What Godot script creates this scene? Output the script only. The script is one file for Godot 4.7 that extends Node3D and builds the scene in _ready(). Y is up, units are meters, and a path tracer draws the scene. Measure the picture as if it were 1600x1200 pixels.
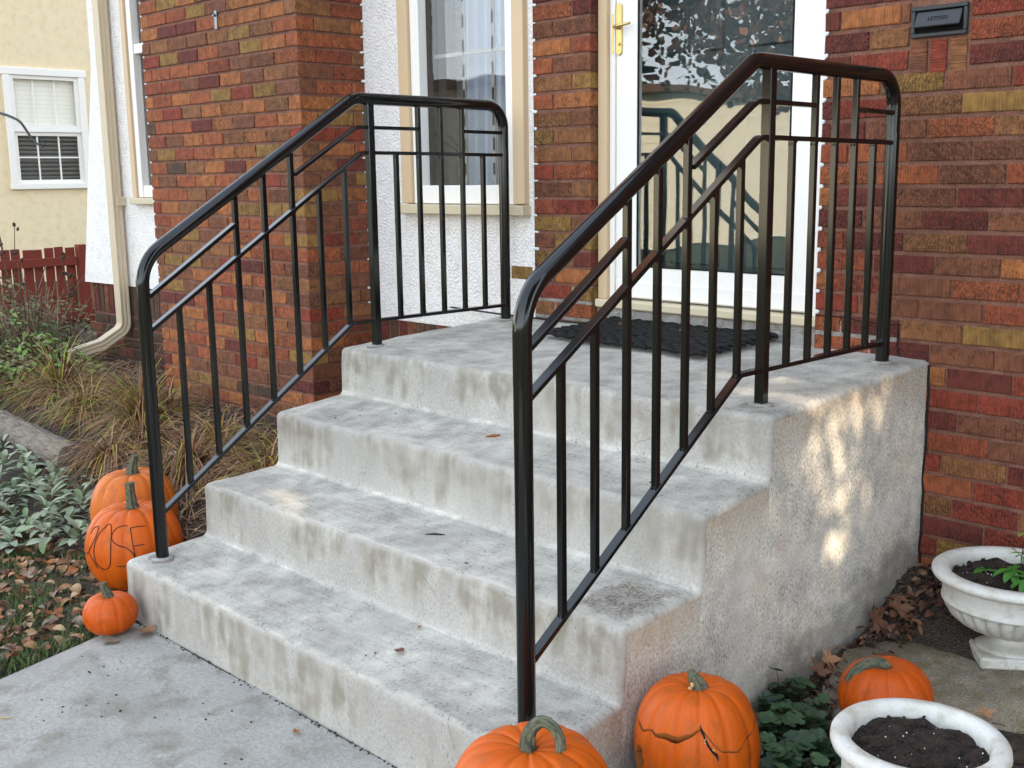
extends Node3D

# ---------------------------------------------------------------- helpers
var rng := RandomNumberGenerator.new()
var used := {}
var M := {}
const SUN := Vector3(0.882, 0.407, 0.2365)      # towards the sun
const CAM := Vector3(3.3563, 1.3917, 3.3118)
const W := 1.832                                # width of the steps
var cam_basis: Basis

class MB:
	var st := SurfaceTool.new()
	var n := 0
	func _init() -> void:
		st.begin(Mesh.PRIMITIVE_TRIANGLES)
		st.set_smooth_group(-1)
	func smooth(on: bool) -> MB:
		st.set_smooth_group(0 if on else -1)
		return self
	func color(c: Color) -> MB:
		st.set_color(c)
		return self
	func tri(a: Vector3, b: Vector3, c: Vector3, ua := Vector2.ZERO, ub := Vector2(1, 0), uc := Vector2(0, 1)) -> void:
		st.set_uv(ua); st.add_vertex(a)
		st.set_uv(uc); st.add_vertex(c)
		st.set_uv(ub); st.add_vertex(b)
		n += 1
	func quad(a: Vector3, b: Vector3, c: Vector3, d: Vector3, u0 := Vector2.ZERO, u1 := Vector2(1, 1)) -> void:
		tri(a, b, c, u0, Vector2(u1.x, u0.y), u1)
		tri(a, c, d, u0, u1, Vector2(u0.x, u1.y))
	func box(c: Vector3, s: Vector3, bevel := 0.0, b := Basis()) -> void:
		var h := s * 0.5
		var e := minf(bevel, minf(h.x, minf(h.y, h.z)) * 0.9)
		for ax in 3:
			var u := (ax + 1) % 3
			var v := (ax + 2) % 3
			for sg in [-1.0, 1.0]:
				var p := []
				for q in [[-1, -1], [1, -1], [1, 1], [-1, 1]]:
					var x := Vector3.ZERO
					x[ax] = sg * h[ax]
					x[u] = q[0] * (h[u] - e)
					x[v] = q[1] * (h[v] - e)
					p.append(c + b * x)
				var uv := Vector2(s[u], s[v])
				if sg > 0: quad(p[0], p[1], p[2], p[3], Vector2.ZERO, uv)
				else: quad(p[3], p[2], p[1], p[0], Vector2.ZERO, uv)
		if e <= 0.0: return
		for ax in 3:
			var u := (ax + 1) % 3
			var v := (ax + 2) % 3
			for su in [-1.0, 1.0]:
				for sv in [-1.0, 1.0]:
					var p := []
					for q in [[-1, 0], [1, 0], [1, 1], [-1, 1]]:
						var x := Vector3.ZERO
						x[ax] = q[0] * (h[ax] - e)
						x[u] = su * (h[u] - (e if q[1] == 1 else 0.0))
						x[v] = sv * (h[v] - (0.0 if q[1] == 1 else e))
						p.append(c + b * x)
					if su * sv > 0: quad(p[3], p[2], p[1], p[0])
					else: quad(p[0], p[1], p[2], p[3])
		for sx in [-1.0, 1.0]:
			for sy in [-1.0, 1.0]:
				for sz in [-1.0, 1.0]:
					var a := c + b * Vector3(sx * h.x, sy * (h.y - e), sz * (h.z - e))
					var d := c + b * Vector3(sx * (h.x - e), sy * h.y, sz * (h.z - e))
					var f := c + b * Vector3(sx * (h.x - e), sy * (h.y - e), sz * h.z)
					if sx * sy * sz > 0: tri(a, d, f)
					else: tri(a, f, d)
	# rows of points; counter-clockwise from outside when row index runs to the right and column index upwards
	func grid(rows: Array, us := 1.0, vs := 1.0, u0 := 0.0, v0 := 0.0) -> void:
		for i in rows.size() - 1:
			var a: PackedVector3Array = rows[i]
			var b: PackedVector3Array = rows[i + 1]
			for j in a.size() - 1:
				var ua := u0 + us * i / (rows.size() - 1.0)
				var ub := u0 + us * (i + 1) / (rows.size() - 1.0)
				var va := v0 + vs * j / (a.size() - 1.0)
				var vb := v0 + vs * (j + 1) / (a.size() - 1.0)
				tri(a[j], b[j], b[j + 1], Vector2(ua, va), Vector2(ub, va), Vector2(ub, vb))
				tri(a[j], b[j + 1], a[j + 1], Vector2(ua, va), Vector2(ub, vb), Vector2(ua, vb))
	# sweep of a closed section along a path; radius may vary; side vector keeps the frame
	func sweep(path: PackedVector3Array, section: PackedVector2Array, scales: PackedFloat32Array = PackedFloat32Array(), caps := true, side := Vector3.ZERO, soft := true) -> void:
		var cnt := path.size()
		var rings := []
		var nrm := Vector3.ZERO
		for i in cnt:
			var t := (path[mini(i + 1, cnt - 1)] - path[maxi(i - 1, 0)]).normalized()
			var sd: Vector3
			if side != Vector3.ZERO:
				sd = side
			else:
				if i == 0:
					sd = t.cross(Vector3.UP if absf(t.y) < 0.9 else Vector3.RIGHT).normalized()
				else:
					sd = (nrm - t * nrm.dot(t)).normalized()
				nrm = sd
			var up := t.cross(sd).normalized()
			var k := scales[i] if scales.size() > i else 1.0
			var ring := PackedVector3Array()
			for q in section:
				ring.append(path[i] + (sd * q.x + up * q.y) * k)
			rings.append(ring)
		smooth(soft)
		var m := section.size()
		for i in cnt - 1:
			for j in m:
				var k := (j + 1) % m
				quad(rings[i][j], rings[i][k], rings[i + 1][k], rings[i + 1][j], Vector2(float(j) / m, float(i) / cnt), Vector2(float(j + 1) / m, float(i + 1) / cnt))
		smooth(false)
		if caps:
			for j in range(1, m - 1):
				tri(rings[0][0], rings[0][j + 1], rings[0][j])
				tri(rings[cnt - 1][0], rings[cnt - 1][j], rings[cnt - 1][j + 1])
	func tube(path: PackedVector3Array, r: float, sides := 10, scales: PackedFloat32Array = PackedFloat32Array(), caps := true) -> void:
		var s := PackedVector2Array()
		for j in sides:
			s.append(Vector2(cos(TAU * j / sides), sin(TAU * j / sides)) * r)
		sweep(path, s, scales, caps)
	func lathe(profile: PackedVector2Array, sides := 48, at := Vector3.ZERO, shape = null) -> void:
		# profile from bottom to top as (radius, y)
		var rows := []
		for i in sides + 1:
			var a := TAU * (i % sides) / sides
			var col := PackedVector3Array()
			for q in profile:
				var r := q.x
				if shape != null: r = shape.call(a, q)
				col.append(at + Vector3(sin(a) * r, q.y, cos(a) * r))
			rows.append(col)
		smooth(true)
		grid(rows)
		smooth(false)
	func done() -> ArrayMesh:
		st.generate_normals()
		return st.commit()

func numbered(called: String) -> String:
	if not used.has(called):
		used[called] = 0
		return called
	used[called] += 1
	return "%s_%03d" % [called, used[called]]

func tag(o: Node, label: String, category: String, group := "") -> Node:
	o.set_meta("label", label)
	o.set_meta("category", category)
	if group: o.set_meta("group", group)
	return o

func thing(called: String, label: String, category: String, at := Vector3.ZERO, turn := 0.0, group := "") -> Node3D:
	var o := Node3D.new()
	o.name = numbered(called)
	add_child(o)
	o.position = at
	o.rotation.y = turn
	tag(o, label, category, group)
	return o

func obj(called: String, mesh: Mesh, m: Material, parent: Node = null) -> MeshInstance3D:
	var o := MeshInstance3D.new()
	o.mesh = mesh
	o.material_override = m
	if parent == null:
		o.name = numbered(called)
		add_child(o)
	else:
		o.name = part_name(called, parent)
		parent.add_child(o)
	return o

func part_name(called: String, parent: Node) -> String:
	var counts: Dictionary = parent.get_meta("tmp_counts") if parent.has_meta("tmp_counts") else {}
	var k: int = counts.get(called, -1) + 1
	counts[called] = k
	parent.set_meta("tmp_counts", counts)
	return called if k == 0 else "%s_%03d" % [called, k]

func group_node(called: String, parent: Node) -> Node3D:
	var o := Node3D.new()
	o.name = part_name(called, parent)
	parent.add_child(o)
	return o

func clean(n: Node) -> void:
	if n.has_meta("tmp_counts"): n.remove_meta("tmp_counts")
	for c in n.get_children(): clean(c)

func struct(called: String, mesh: Mesh, m: Material) -> MeshInstance3D:
	var o := obj(called, mesh, m)
	o.set_meta("kind", "structure")
	return o

func stuff(o: Node) -> Node:
	o.set_meta("kind", "stuff")
	return o

func copies(called: String, mesh: Mesh, m: Material, places: Array, colors: Array, parent: Node = null) -> MultiMeshInstance3D:
	var mm := MultiMesh.new()
	mm.transform_format = MultiMesh.TRANSFORM_3D
	mm.use_colors = colors.size() > 0
	mm.mesh = mesh
	mm.instance_count = places.size()
	for i in places.size():
		mm.set_instance_transform(i, places[i])
		if colors.size(): mm.set_instance_color(i, colors[i])
	var o := MultiMeshInstance3D.new()
	o.multimesh = mm
	o.material_override = m
	if parent == null:
		o.name = numbered(called)
		add_child(o)
	else:
		o.name = part_name(called, parent)
		parent.add_child(o)
	o.set_meta("kind", "stuff")
	return o

func rf(a: float, b: float) -> float:
	return rng.randf_range(a, b)

func lin(r: float, g: float, b: float) -> Color:
	return Color(r, g, b).srgb_to_linear()

func rounded(pts: PackedVector3Array, radii: Array, steps := 7) -> PackedVector3Array:
	var out := PackedVector3Array([pts[0]])
	for i in range(1, pts.size() - 1):
		var p := pts[i]
		var a := (pts[i - 1] - p).normalized()
		var b := (pts[i + 1] - p).normalized()
		var half := a.angle_to(b) * 0.5
		var r: float = radii[i - 1]
		if r <= 0.0:
			out.append(p)
			continue
		var d := r / tan(half)
		var c := p + (a + b).normalized() * (r / sin(half))
		var s := p + a * d - c
		var e := p + b * d - c
		for k in steps + 1:
			out.append(c + s.slerp(e, float(k) / steps))
	out.append(pts[pts.size() - 1])
	return out

func rect_section(w: float, h: float, bevel := 0.0) -> PackedVector2Array:
	var a := w * 0.5
	var b := h * 0.5
	if bevel <= 0.0: return PackedVector2Array([Vector2(-a, -b), Vector2(a, -b), Vector2(a, b), Vector2(-a, b)])
	var e := bevel
	return PackedVector2Array([Vector2(-a + e, -b), Vector2(a - e, -b), Vector2(a, -b + e), Vector2(a, b - e), Vector2(a - e, b), Vector2(-a + e, b), Vector2(-a, b - e), Vector2(-a, -b + e)])

# ---------------------------------------------------------------- textures
func noise(sd: int, freq: float, oct: int, w: int, h: int, ridged := false, seamless := true) -> PackedByteArray:
	var n := FastNoiseLite.new()
	n.seed = sd
	n.noise_type = FastNoiseLite.TYPE_SIMPLEX_SMOOTH
	n.frequency = freq
	n.fractal_octaves = oct
	n.fractal_type = FastNoiseLite.FRACTAL_RIDGED if ridged else FastNoiseLite.FRACTAL_FBM
	var img := n.get_seamless_image(w, h, false, false, 0.15, true) if seamless else n.get_image(w, h, false, false, true)
	return img.get_data()

func stretch(sd: int, freq: float, oct: int, w: int, h: int, sx: int, sy: int) -> PackedByteArray:
	# noise stretched sx, sy times
	var n := FastNoiseLite.new()
	n.seed = sd
	n.noise_type = FastNoiseLite.TYPE_SIMPLEX_SMOOTH
	n.frequency = freq
	n.fractal_octaves = oct
	var img := n.get_seamless_image(maxi(8, w / sx), maxi(8, h / sy), false, false, 0.15, true)
	img.resize(w, h, Image.INTERPOLATE_CUBIC)
	return img.get_data()

func tex_rgb(w: int, h: int, d: PackedByteArray) -> ImageTexture:
	var img := Image.create_from_data(w, h, false, Image.FORMAT_RGB8, d)
	return ImageTexture.create_from_image(img)

func tex_l(w: int, h: int, d: PackedByteArray) -> ImageTexture:
	return ImageTexture.create_from_image(Image.create_from_data(w, h, false, Image.FORMAT_L8, d))

func blend_tex(w: int, h: int, c0: Color, c1: Color, c2: Color, a: PackedByteArray, b: PackedByteArray, fine: PackedByteArray, amt := 0.25) -> ImageTexture:
	# c0..c1 by a, towards c2 where b is high, all modulated by fine
	var d := PackedByteArray()
	d.resize(w * h * 3)
	for i in w * h:
		var t := a[i] / 255.0
		var u := clampf((b[i] / 255.0 - 0.5) * 3.0, 0.0, 1.0)
		var f := 1.0 + (fine[i] / 255.0 - 0.5) * amt * 2.0
		d[i * 3] = clampi(int((lerpf(lerpf(c0.r, c1.r, t), c2.r, u)) * f * 255.0), 0, 255)
		d[i * 3 + 1] = clampi(int((lerpf(lerpf(c0.g, c1.g, t), c2.g, u)) * f * 255.0), 0, 255)
		d[i * 3 + 2] = clampi(int((lerpf(lerpf(c0.b, c1.b, t), c2.b, u)) * f * 255.0), 0, 255)
	return tex_rgb(w, h, d)

func mat(called: String, c: Color, rough := 0.8, metal := 0.0) -> StandardMaterial3D:
	var m := StandardMaterial3D.new()
	m.resource_name = called
	m.albedo_color = c
	m.roughness = rough
	m.metallic = metal
	M[called] = m
	return m

func triplanar(m: StandardMaterial3D, period: float, world := true) -> StandardMaterial3D:
	m.uv1_triplanar = true
	m.uv1_world_triplanar = world
	m.uv1_scale = Vector3.ONE / period
	return m

func relief(m: StandardMaterial3D, t: Texture2D, cm: float) -> StandardMaterial3D:
	m.heightmap_enabled = true
	m.heightmap_texture = t
	m.heightmap_scale = cm
	return m

# ---------------------------------------------------------------- ground
func ground_y(x: float, z: float) -> float:
	var y := -0.02
	if x < 0.9:
		y += 0.21 * (1.0 - smoothstep(1.1, 1.75, z)) + 0.07 * (1.0 - smoothstep(0.3, 1.15, z))
		y -= 0.12 * smoothstep(-2.6, -7.0, x)
	else:
		y += 0.12 * (1.0 - smoothstep(0.0, 0.42, z)) + 0.055 * (1.0 - smoothstep(0.2, 0.9, z))
	if x > 0.1 and z > 1.5: y = minf(y, -0.03)
	return y

# ---------------------------------------------------------------- scene
func _ready() -> void:
	rng.seed = 20081101
	setup_camera()
	setup_light()
	materials()
	ground()
	steps()
	house()
	background()
	railing(0.0893, "black iron stair railing on the left, the one beside the brick bay", 1.0)
	railing(1.733, "black iron stair railing on the right, the nearer one beside the side wall", -1.0)
	pumpkins()
	urns()
	doormat()
	left_bed()
	right_bed()
	small_things()
	for c in get_children(): clean(c)

func setup_camera() -> void:
	var fw := Vector3(-0.69804, -0.18227, -0.69246)
	var yaw := 0.79
	var pitch := -0.1833
	var roll := -0.0141
	fw = Vector3(-sin(yaw) * cos(pitch), sin(pitch), -cos(yaw) * cos(pitch))
	var r := fw.cross(Vector3.UP).normalized()
	var u := r.cross(fw)
	var r2 := r * cos(roll) + u * sin(roll)
	var u2 := -r * sin(roll) + u * cos(roll)
	cam_basis = Basis(r2, u2, -fw)
	var c := Camera3D.new()
	c.name = "camera"
	c.transform = Transform3D(cam_basis, CAM)
	c.fov = 37.625
	c.near = 0.05
	c.far = 900.0
	c.current = true
	add_child(c)

func setup_light() -> void:
	var e := WorldEnvironment.new()
	e.name = "world_environment"
	var env := Environment.new()
	env.background_mode = Environment.BG_SKY
	var sm := ProceduralSkyMaterial.new()
	sm.sky_top_color = Color(0.55, 0.60, 0.665)
	sm.sky_horizon_color = Color(0.87, 0.905, 0.925)
	sm.sky_curve = 0.24
	sm.ground_bottom_color = Color(0.25, 0.23, 0.2)
	sm.ground_horizon_color = Color(0.6, 0.6, 0.58)
	sm.sun_angle_max = 20.0
	sm.sky_energy_multiplier = 1.0
	var sky := Sky.new()
	sky.sky_material = sm
	env.sky = sky
	env.background_energy_multiplier = 1.6
	env.ambient_light_source = Environment.AMBIENT_SOURCE_SKY
	env.reflected_light_source = Environment.REFLECTION_SOURCE_SKY
	env.tonemap_mode = Environment.TONE_MAPPER_LINEAR
	env.tonemap_exposure = 3.85
	env.sdfgi_enabled = true
	env.ssao_enabled = true
	env.ssil_enabled = true
	e.environment = env
	add_child(e)
	var s := DirectionalLight3D.new()
	s.name = "sun"
	s.light_energy = 1.25
	s.light_color = Color(1.0, 0.93, 0.82)
	s.light_angular_distance = 0.53
	s.shadow_enabled = true
	s.transform = Transform3D(Basis.looking_at(-SUN.normalized(), Vector3.UP), Vector3(20, 12, 12))
	add_child(s)

func materials() -> void:
	var n := 512
	var coarse := noise(11, 0.008, 4, n, n)
	var coarse2 := noise(12, 0.014, 4, n, n)
	var fine := noise(13, 0.12, 3, n, n)
	var grain := noise(14, 0.3, 2, n, n)
	var fine_t := tex_l(n, n, fine)
	var grain_t := tex_l(n, n, grain)
	# concrete of the walkway
	var cd := PackedByteArray()
	cd.resize(n * n)
	for i in n * n: cd[i] = (fine[i] + grain[i]) / 2
	var m := mat("concrete_walk", Color.WHITE, 0.9)
	m.albedo_texture = blend_tex(n, n, Color(0.56, 0.545, 0.515), Color(0.65, 0.635, 0.605), Color(0.52, 0.495, 0.455), coarse, coarse2, cd, 0.16)
	triplanar(relief(m, tex_l(n, n, cd), 0.25), 1.3)
	# rough-cast concrete of the stair side: pits and grit
	var pit := PackedByteArray()
	pit.resize(n * n)
	for i in n * n: pit[i] = clampi(int(grain[i] * 0.5 + fine[i] * 0.7 - (60 if grain[i] < 70 else 0)), 0, 255)
	var spots := stretch(15, 0.30, 2, n, n, 1, 2)
	for i in n * n:
		if spots[i] < 84: pit[i] = maxi(0, pit[i] - 90)
	m = mat("concrete_side", Color.WHITE, 0.95)
	var sd := PackedByteArray()
	sd.resize(n * n)
	for i in n * n: sd[i] = clampi(int(150 + (grain[i] - 128) * 0.35 + (fine[i] - 128) * 0.5 - (70 if grain[i] < 62 else 0) - (85 if spots[i] < 80 else 0) + (25 if spots[i] > 170 else 0)), 0, 255)
	m.albedo_texture = blend_tex(n, n, Color(0.66, 0.635, 0.60), Color(0.76, 0.745, 0.715), Color(0.65, 0.60, 0.545), coarse, coarse2, sd, 0.38)
	side_texture(m, tex_l(n, n, pit))
	# stucco
	m = mat("stucco", Color.WHITE, 0.95)
	var lump := noise(21, 0.075, 4, n, n)
	var dirt := noise(22, 0.02, 5, n, n)
	m.albedo_texture = blend_tex(n, n, Color(0.91, 0.885, 0.865), Color(0.94, 0.915, 0.895), Color(0.88, 0.85, 0.825), coarse, dirt, lump, 0.05)
	triplanar(relief(m, tex_l(n, n, lump), 0.6), 0.6)
	# mortar
	m = mat("mortar", Color.WHITE, 0.95)
	m.albedo_texture = blend_tex(n, n, Color(0.45, 0.295, 0.235), Color(0.54, 0.375, 0.305), Color(0.42, 0.285, 0.235), coarse, coarse2, fine, 0.2)
	triplanar(relief(m, grain_t, 0.3), 0.5)
	m = mat("grey_mortar", Color.WHITE, 0.95)
	m.albedo_texture = blend_tex(n, n, Color(0.55, 0.53, 0.50), Color(0.70, 0.68, 0.65), Color(0.5, 0.46, 0.42), coarse, coarse2, fine, 0.2)
	triplanar(relief(m, fine_t, 0.6), 0.4)
	# brick faces: three kinds of scored relief
	var wires := stretch(31, 0.16, 3, n, n, 1, 32)
	var bark := stretch(32, 0.10, 3, n, n, 1, 3)
	var bark2 := stretch(33, 0.22, 2, n, n, 1, 2)
	for k in 3:
		var hh := PackedByteArray()
		var aa := PackedByteArray()
		hh.resize(n * n)
		aa.resize(n * n * 3)
		for i in n * n:
			var wv := wires[i] / 255.0
			var bv := bark[i] / 255.0
			var b2 := bark2[i] / 255.0
			var g := grain[i] / 255.0
			var v: float
			if k == 0: v = wv * 0.75 + g * 0.25
			elif k == 1: v = clampf((bv - 0.32) * 2.2, 0.0, 1.0) * 0.7 + b2 * 0.3
			else: v = clampf((bv - 0.3) * 1.6, 0.0, 1.0) * 0.4 + wv * 0.4 + g * 0.2
			hh[i] = clampi(int(v * 255), 0, 255)
			# the scored grain of the clay is darker and sandier in streaks
			var q := 0.76 + 0.44 * (0.6 * wv + 0.4 * b2) - (0.20 if g < 0.3 else 0.0) + (0.14 if g > 0.8 else 0.0) + 0.34 * (coarse2[i] / 255.0 - 0.5)
			if k > 0: q -= 0.24 * (1.0 - smoothstep(0.28, 0.42, bv))
			if g > 0.93 and bv > 0.6: q += 0.25
			var r := clampi(int(q * 235), 0, 255)
			aa[i * 3] = r
			aa[i * 3 + 1] = clampi(int(q * (225 + 20 * (b2 - 0.5))), 0, 255)
			aa[i * 3 + 2] = clampi(int(q * (220 + 30 * (b2 - 0.5))), 0, 255)
		M["brick_h%d" % k] = tex_l(n, n, hh)
		M["brick_a%d" % k] = tex_rgb(n, n, aa)
	var cols := [Color(0.645, 0.36, 0.21), Color(0.57, 0.25, 0.165), Color(0.60, 0.46, 0.23), Color(0.515, 0.32, 0.215), Color(0.445, 0.205, 0.155), Color(0.685, 0.43, 0.24), Color(0.365, 0.275, 0.195), Color(0.595, 0.305, 0.185), Color(0.575, 0.385, 0.23)]
	M["brick_colors"] = cols
	for c in cols.size():
		for k in 3:
			m = mat("brick_%d_%d" % [c, k], cols[c], 0.9)
			m.albedo_texture = M["brick_a%d" % k]
			relief(m, M["brick_h%d" % k], 0.9 if k == 1 else 0.65)
	m = mat("brick_any", Color.WHITE, 0.9)
	m.albedo_texture = M["brick_a2"]
	m.vertex_color_use_as_albedo = true
	relief(m, M["brick_h2"], 0.4)
	# painted iron
	m = mat("iron", Color(0.14, 0.13, 0.115), 0.32)
	m.albedo_color = Color(0.075, 0.072, 0.068)
	m.metallic_specular = 0.47
	m.roughness = 0.12
	# paints and metals
	mat("white_vinyl", Color(0.92, 0.895, 0.865), 0.45)
	mat("tan_paint", Color(0.80, 0.69, 0.55), 0.6)
	mat("sill_paint", Color(0.78, 0.72, 0.60), 0.6)
	mat("downspout_paint", Color(0.78, 0.71, 0.60), 0.45)
	mat("brass", Color(0.80, 0.71, 0.46), 0.3, 1.0)
	mat("black_iron", Color(0.16, 0.17, 0.18), 0.5)
	mat("dark_hole", Color(0.05, 0.045, 0.04), 1.0)
	mat("teal_door", Color(0.07, 0.19, 0.20), 0.5)
	mat("interior", Color(0.16, 0.14, 0.12), 0.9)
	mat("white_dab", Color(0.88, 0.88, 0.87), 0.8)
	mat("rubber", Color(0.05, 0.05, 0.052), 0.65).metallic_specular = 0.35
	mat("seam_dark", Color(0.10, 0.085, 0.07), 1.0)
	mat("blind", Color(0.86, 0.83, 0.76), 0.7)
	var g := mat("glass", Color(1, 1, 1, 0.0), 0.0)
	g.transparency = BaseMaterial3D.TRANSPARENCY_ALPHA
	g.albedo_color = Color(1, 1, 1, 0.0)
	g.metallic_specular = 0.5
	# old glass is never quite flat: long shallow waves
	var wi := Image.create(128, 128, false, Image.FORMAT_RGBF)
	for y in 128:
		for x in 128:
			var u := TAU * x / 128.0
			var v := TAU * y / 128.0
			var dx := 0.5 * cos(u * 2.0 + 1.1 * sin(v)) + 0.35 * cos(u * 5.0 + v * 2.0) + 0.2 * sin(u * 3.0 - v * 6.0)
			var dy := 0.4 * cos(v * 3.0 + sin(u * 2.0)) + 0.3 * sin(v * 7.0 + u * 2.0)
			var nv := Vector3(dx * 0.5, dy * 0.5, 1.0).normalized()
			wi.set_pixel(x, y, Color(nv.x * 0.5 + 0.5, nv.y * 0.5 + 0.5, nv.z * 0.5 + 0.5))
	g.normal_enabled = true
	g.normal_texture = ImageTexture.create_from_image(wi)
	g.normal_scale = 0.006
	m = mat("curtain", Color(0.60, 0.63, 0.67), 0.9)
	m.backlight_enabled = true
	m.backlight = Color(0.3, 0.3, 0.3)
	# plaster of the neighbour
	m = mat("yellow_wall", Color.WHITE, 0.9)
	m.albedo_texture = blend_tex(n, n, Color(0.88, 0.80, 0.655), Color(0.90, 0.82, 0.68), Color(0.86, 0.78, 0.635), coarse, coarse2, fine, 0.03)
	triplanar(relief(m, fine_t, 0.2), 0.9)
	m = mat("red_fence", Color(0.45, 0.175, 0.115), 0.85)
	m = mat("cream_siding", Color(0.93, 0.91, 0.83), 0.8)
	mat("brown_roof", Color(0.38, 0.29, 0.23), 0.9)
	# soil and lawn: colours per vertex
	m = mat("ground", Color.WHITE, 1.0)
	m.vertex_color_use_as_albedo = true
	m.albedo_texture = blend_tex(n, n, Color(0.65, 0.65, 0.65), Color(1, 1, 1), Color(0.5, 0.5, 0.5), coarse2, noise(44, 0.06, 4, n, n), grain, 0.4)
	triplanar(relief(m, fine_t, 2.0), 0.6)
	m = mat("soil", Color.WHITE, 1.0)
	m.albedo_texture = blend_tex(n, n, Color(0.16, 0.125, 0.10), Color(0.34, 0.265, 0.21), Color(0.10, 0.08, 0.065), fine, coarse2, grain, 0.5)
	triplanar(relief(m, fine_t, 1.6), 0.25)
	# leaves: colour per copy or per vertex
	m = mat("leaf_any", Color.WHITE, 0.75)
	m.vertex_color_use_as_albedo = true
	m.backlight_enabled = true
	m.backlight = Color(0.35, 0.35, 0.3)
	m = mat("dry_any", Color.WHITE, 0.85)
	m.vertex_color_use_as_albedo = true
	# lamb's ear: grey-green felt
	for k in 3:
		var lc: Color = [Color(0.48, 0.52, 0.40), Color(0.57, 0.60, 0.50), Color(0.41, 0.47, 0.33)][k]
		m = mat("felt_%d" % k, Color.WHITE, 0.95)
		m.albedo_texture = blend_tex(n / 4, n / 4, lc, lc * 1.12, lc * 0.9, noise(50 + k, 0.03, 3, n / 4, n / 4), noise(60 + k, 0.05, 3, n / 4, n / 4), noise(70 + k, 0.3, 2, n / 4, n / 4), 0.14)
		m.rim_enabled = true
		m.rim = 0.5
		m.rim_tint = 0.3
		m.backlight_enabled = true
		m.backlight = Color(0.2, 0.22, 0.18)
	for k in 3:
		var lc: Color = [Color(0.16, 0.25, 0.15), Color(0.22, 0.33, 0.20), Color(0.20, 0.28, 0.22)][k]
		m = mat("geranium_%d" % k, lc, 0.6)
		m.backlight_enabled = true
		m.backlight = Color(0.2, 0.25, 0.15)
	# weathered wood, stone, urn
	m = mat("grey_wood", Color.WHITE, 0.9)
	m.albedo_texture = blend_tex(n, n, Color(0.38, 0.34, 0.29), Color(0.58, 0.53, 0.47), Color(0.27, 0.23, 0.19), stretch(80, 0.08, 4, n, n, 8, 1), stretch(81, 0.05, 4, n, n, 6, 1), grain, 0.25)
	relief(triplanar(m, 0.5, false), tex_l(n, n, stretch(82, 0.12, 3, n, n, 8, 1)), 0.8)
	m = mat("flagstone", Color.WHITE, 0.95)
	m.albedo_texture = blend_tex(n, n, Color(0.44, 0.40, 0.34), Color(0.62, 0.57, 0.50), Color(0.46, 0.41, 0.28), coarse, coarse2, fine, 0.3)
	relief(triplanar(m, 0.5), fine_t, 0.8)
	m = mat("urn", Color.WHITE, 0.6)
	m.albedo_texture = blend_tex(n, n, Color(0.76, 0.74, 0.70), Color(0.86, 0.85, 0.82), Color(0.70, 0.67, 0.60), coarse, noise(91, 0.02, 4, n, n), grain, 0.08)
	relief(triplanar(m, 0.6, false), fine_t, 0.12)
	# pumpkin skins
	var st := stretch(95, 0.05, 3, n, n, 1, 12)
	for k in 3:
		var a: Color = [Color(0.76, 0.315, 0.04), Color(0.74, 0.29, 0.035), Color(0.75, 0.36, 0.09)][k]
		m = mat("pumpkin_%d" % k, Color.WHITE, 0.46)
		m.albedo_texture = blend_tex(n, n, a, Color(a.r * 1.05, a.g * 1.18, a.b * 1.4), Color(a.r * 0.92, a.g * 1.02, a.b * 1.9), st, noise(96 + k, 0.012, 3, n, n), grain, 0.06)
		var skin: Image = (m.albedo_texture as ImageTexture).get_image()
		var scar := noise(110 + k, 0.045, 3, n, n)
		var speck := noise(114 + k, 0.22, 2, n, n)
		for i in n * n:
			var amount := smoothstep(0.80, 0.92, scar[i] / 255.0) * 0.6 + (0.35 if speck[i] > 222 else 0.0)
			if amount > 0.01:
				var at := Vector2i(i % n, i / n)
				skin.set_pixelv(at, skin.get_pixelv(at).lerp(Color(0.70, 0.50, 0.30), amount))
		m.albedo_texture = ImageTexture.create_from_image(skin)
		m.metallic_specular = 0.36
		relief(m, grain_t, 0.03)
		m.subsurf_scatter_enabled = true
		m.subsurf_scatter_strength = 0.1
	mat("pumpkin_flesh", Color(0.66, 0.40, 0.18), 0.7)
	mat("pumpkin_inside", Color(0.78, 0.50, 0.26), 0.8)
	mat("pumpkin_rot", Color(0.74, 0.60, 0.42), 0.8)
	m = mat("stem", Color.WHITE, 0.8)
	m.albedo_texture = blend_tex(n / 2, n / 2, Color(0.25, 0.265, 0.20), Color(0.48, 0.46, 0.35), Color(0.20, 0.235, 0.20), stretch(101, 0.06, 3, n / 2, n / 2, 1, 6), noise(102, 0.03, 3, n / 2, n / 2), noise(103, 0.2, 2, n / 2, n / 2), 0.25)
	mat("marker", Color(0.07, 0.05, 0.05), 0.6)
	mat("twig", Color(0.30, 0.22, 0.16), 0.9)
	mat("straw", Color(0.70, 0.60, 0.44), 0.9)
	mat("crumb", Color(0.20, 0.155, 0.125), 1.0)
	mat("bark", Color(0.24, 0.19, 0.15), 0.95)
	mat("hose", Color(0.44, 0.43, 0.40), 0.6)
	mat("cable", Color(0.04, 0.04, 0.04), 0.6)
	mat("steel", Color(0.45, 0.47, 0.50), 0.4, 0.8)
	steps_texture()

func stair_top(z: float) -> float:
	for i in range(0, STAIR.size() - 1, 2):
		if z <= STAIR[i + 1][0] + 0.003: return lerpf(STAIR[i][1], STAIR[i + 1][1], clampf((z - STAIR[i][0]) / (STAIR[i + 1][0] - STAIR[i][0]), 0.0, 1.0))
	return 0.19

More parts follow.
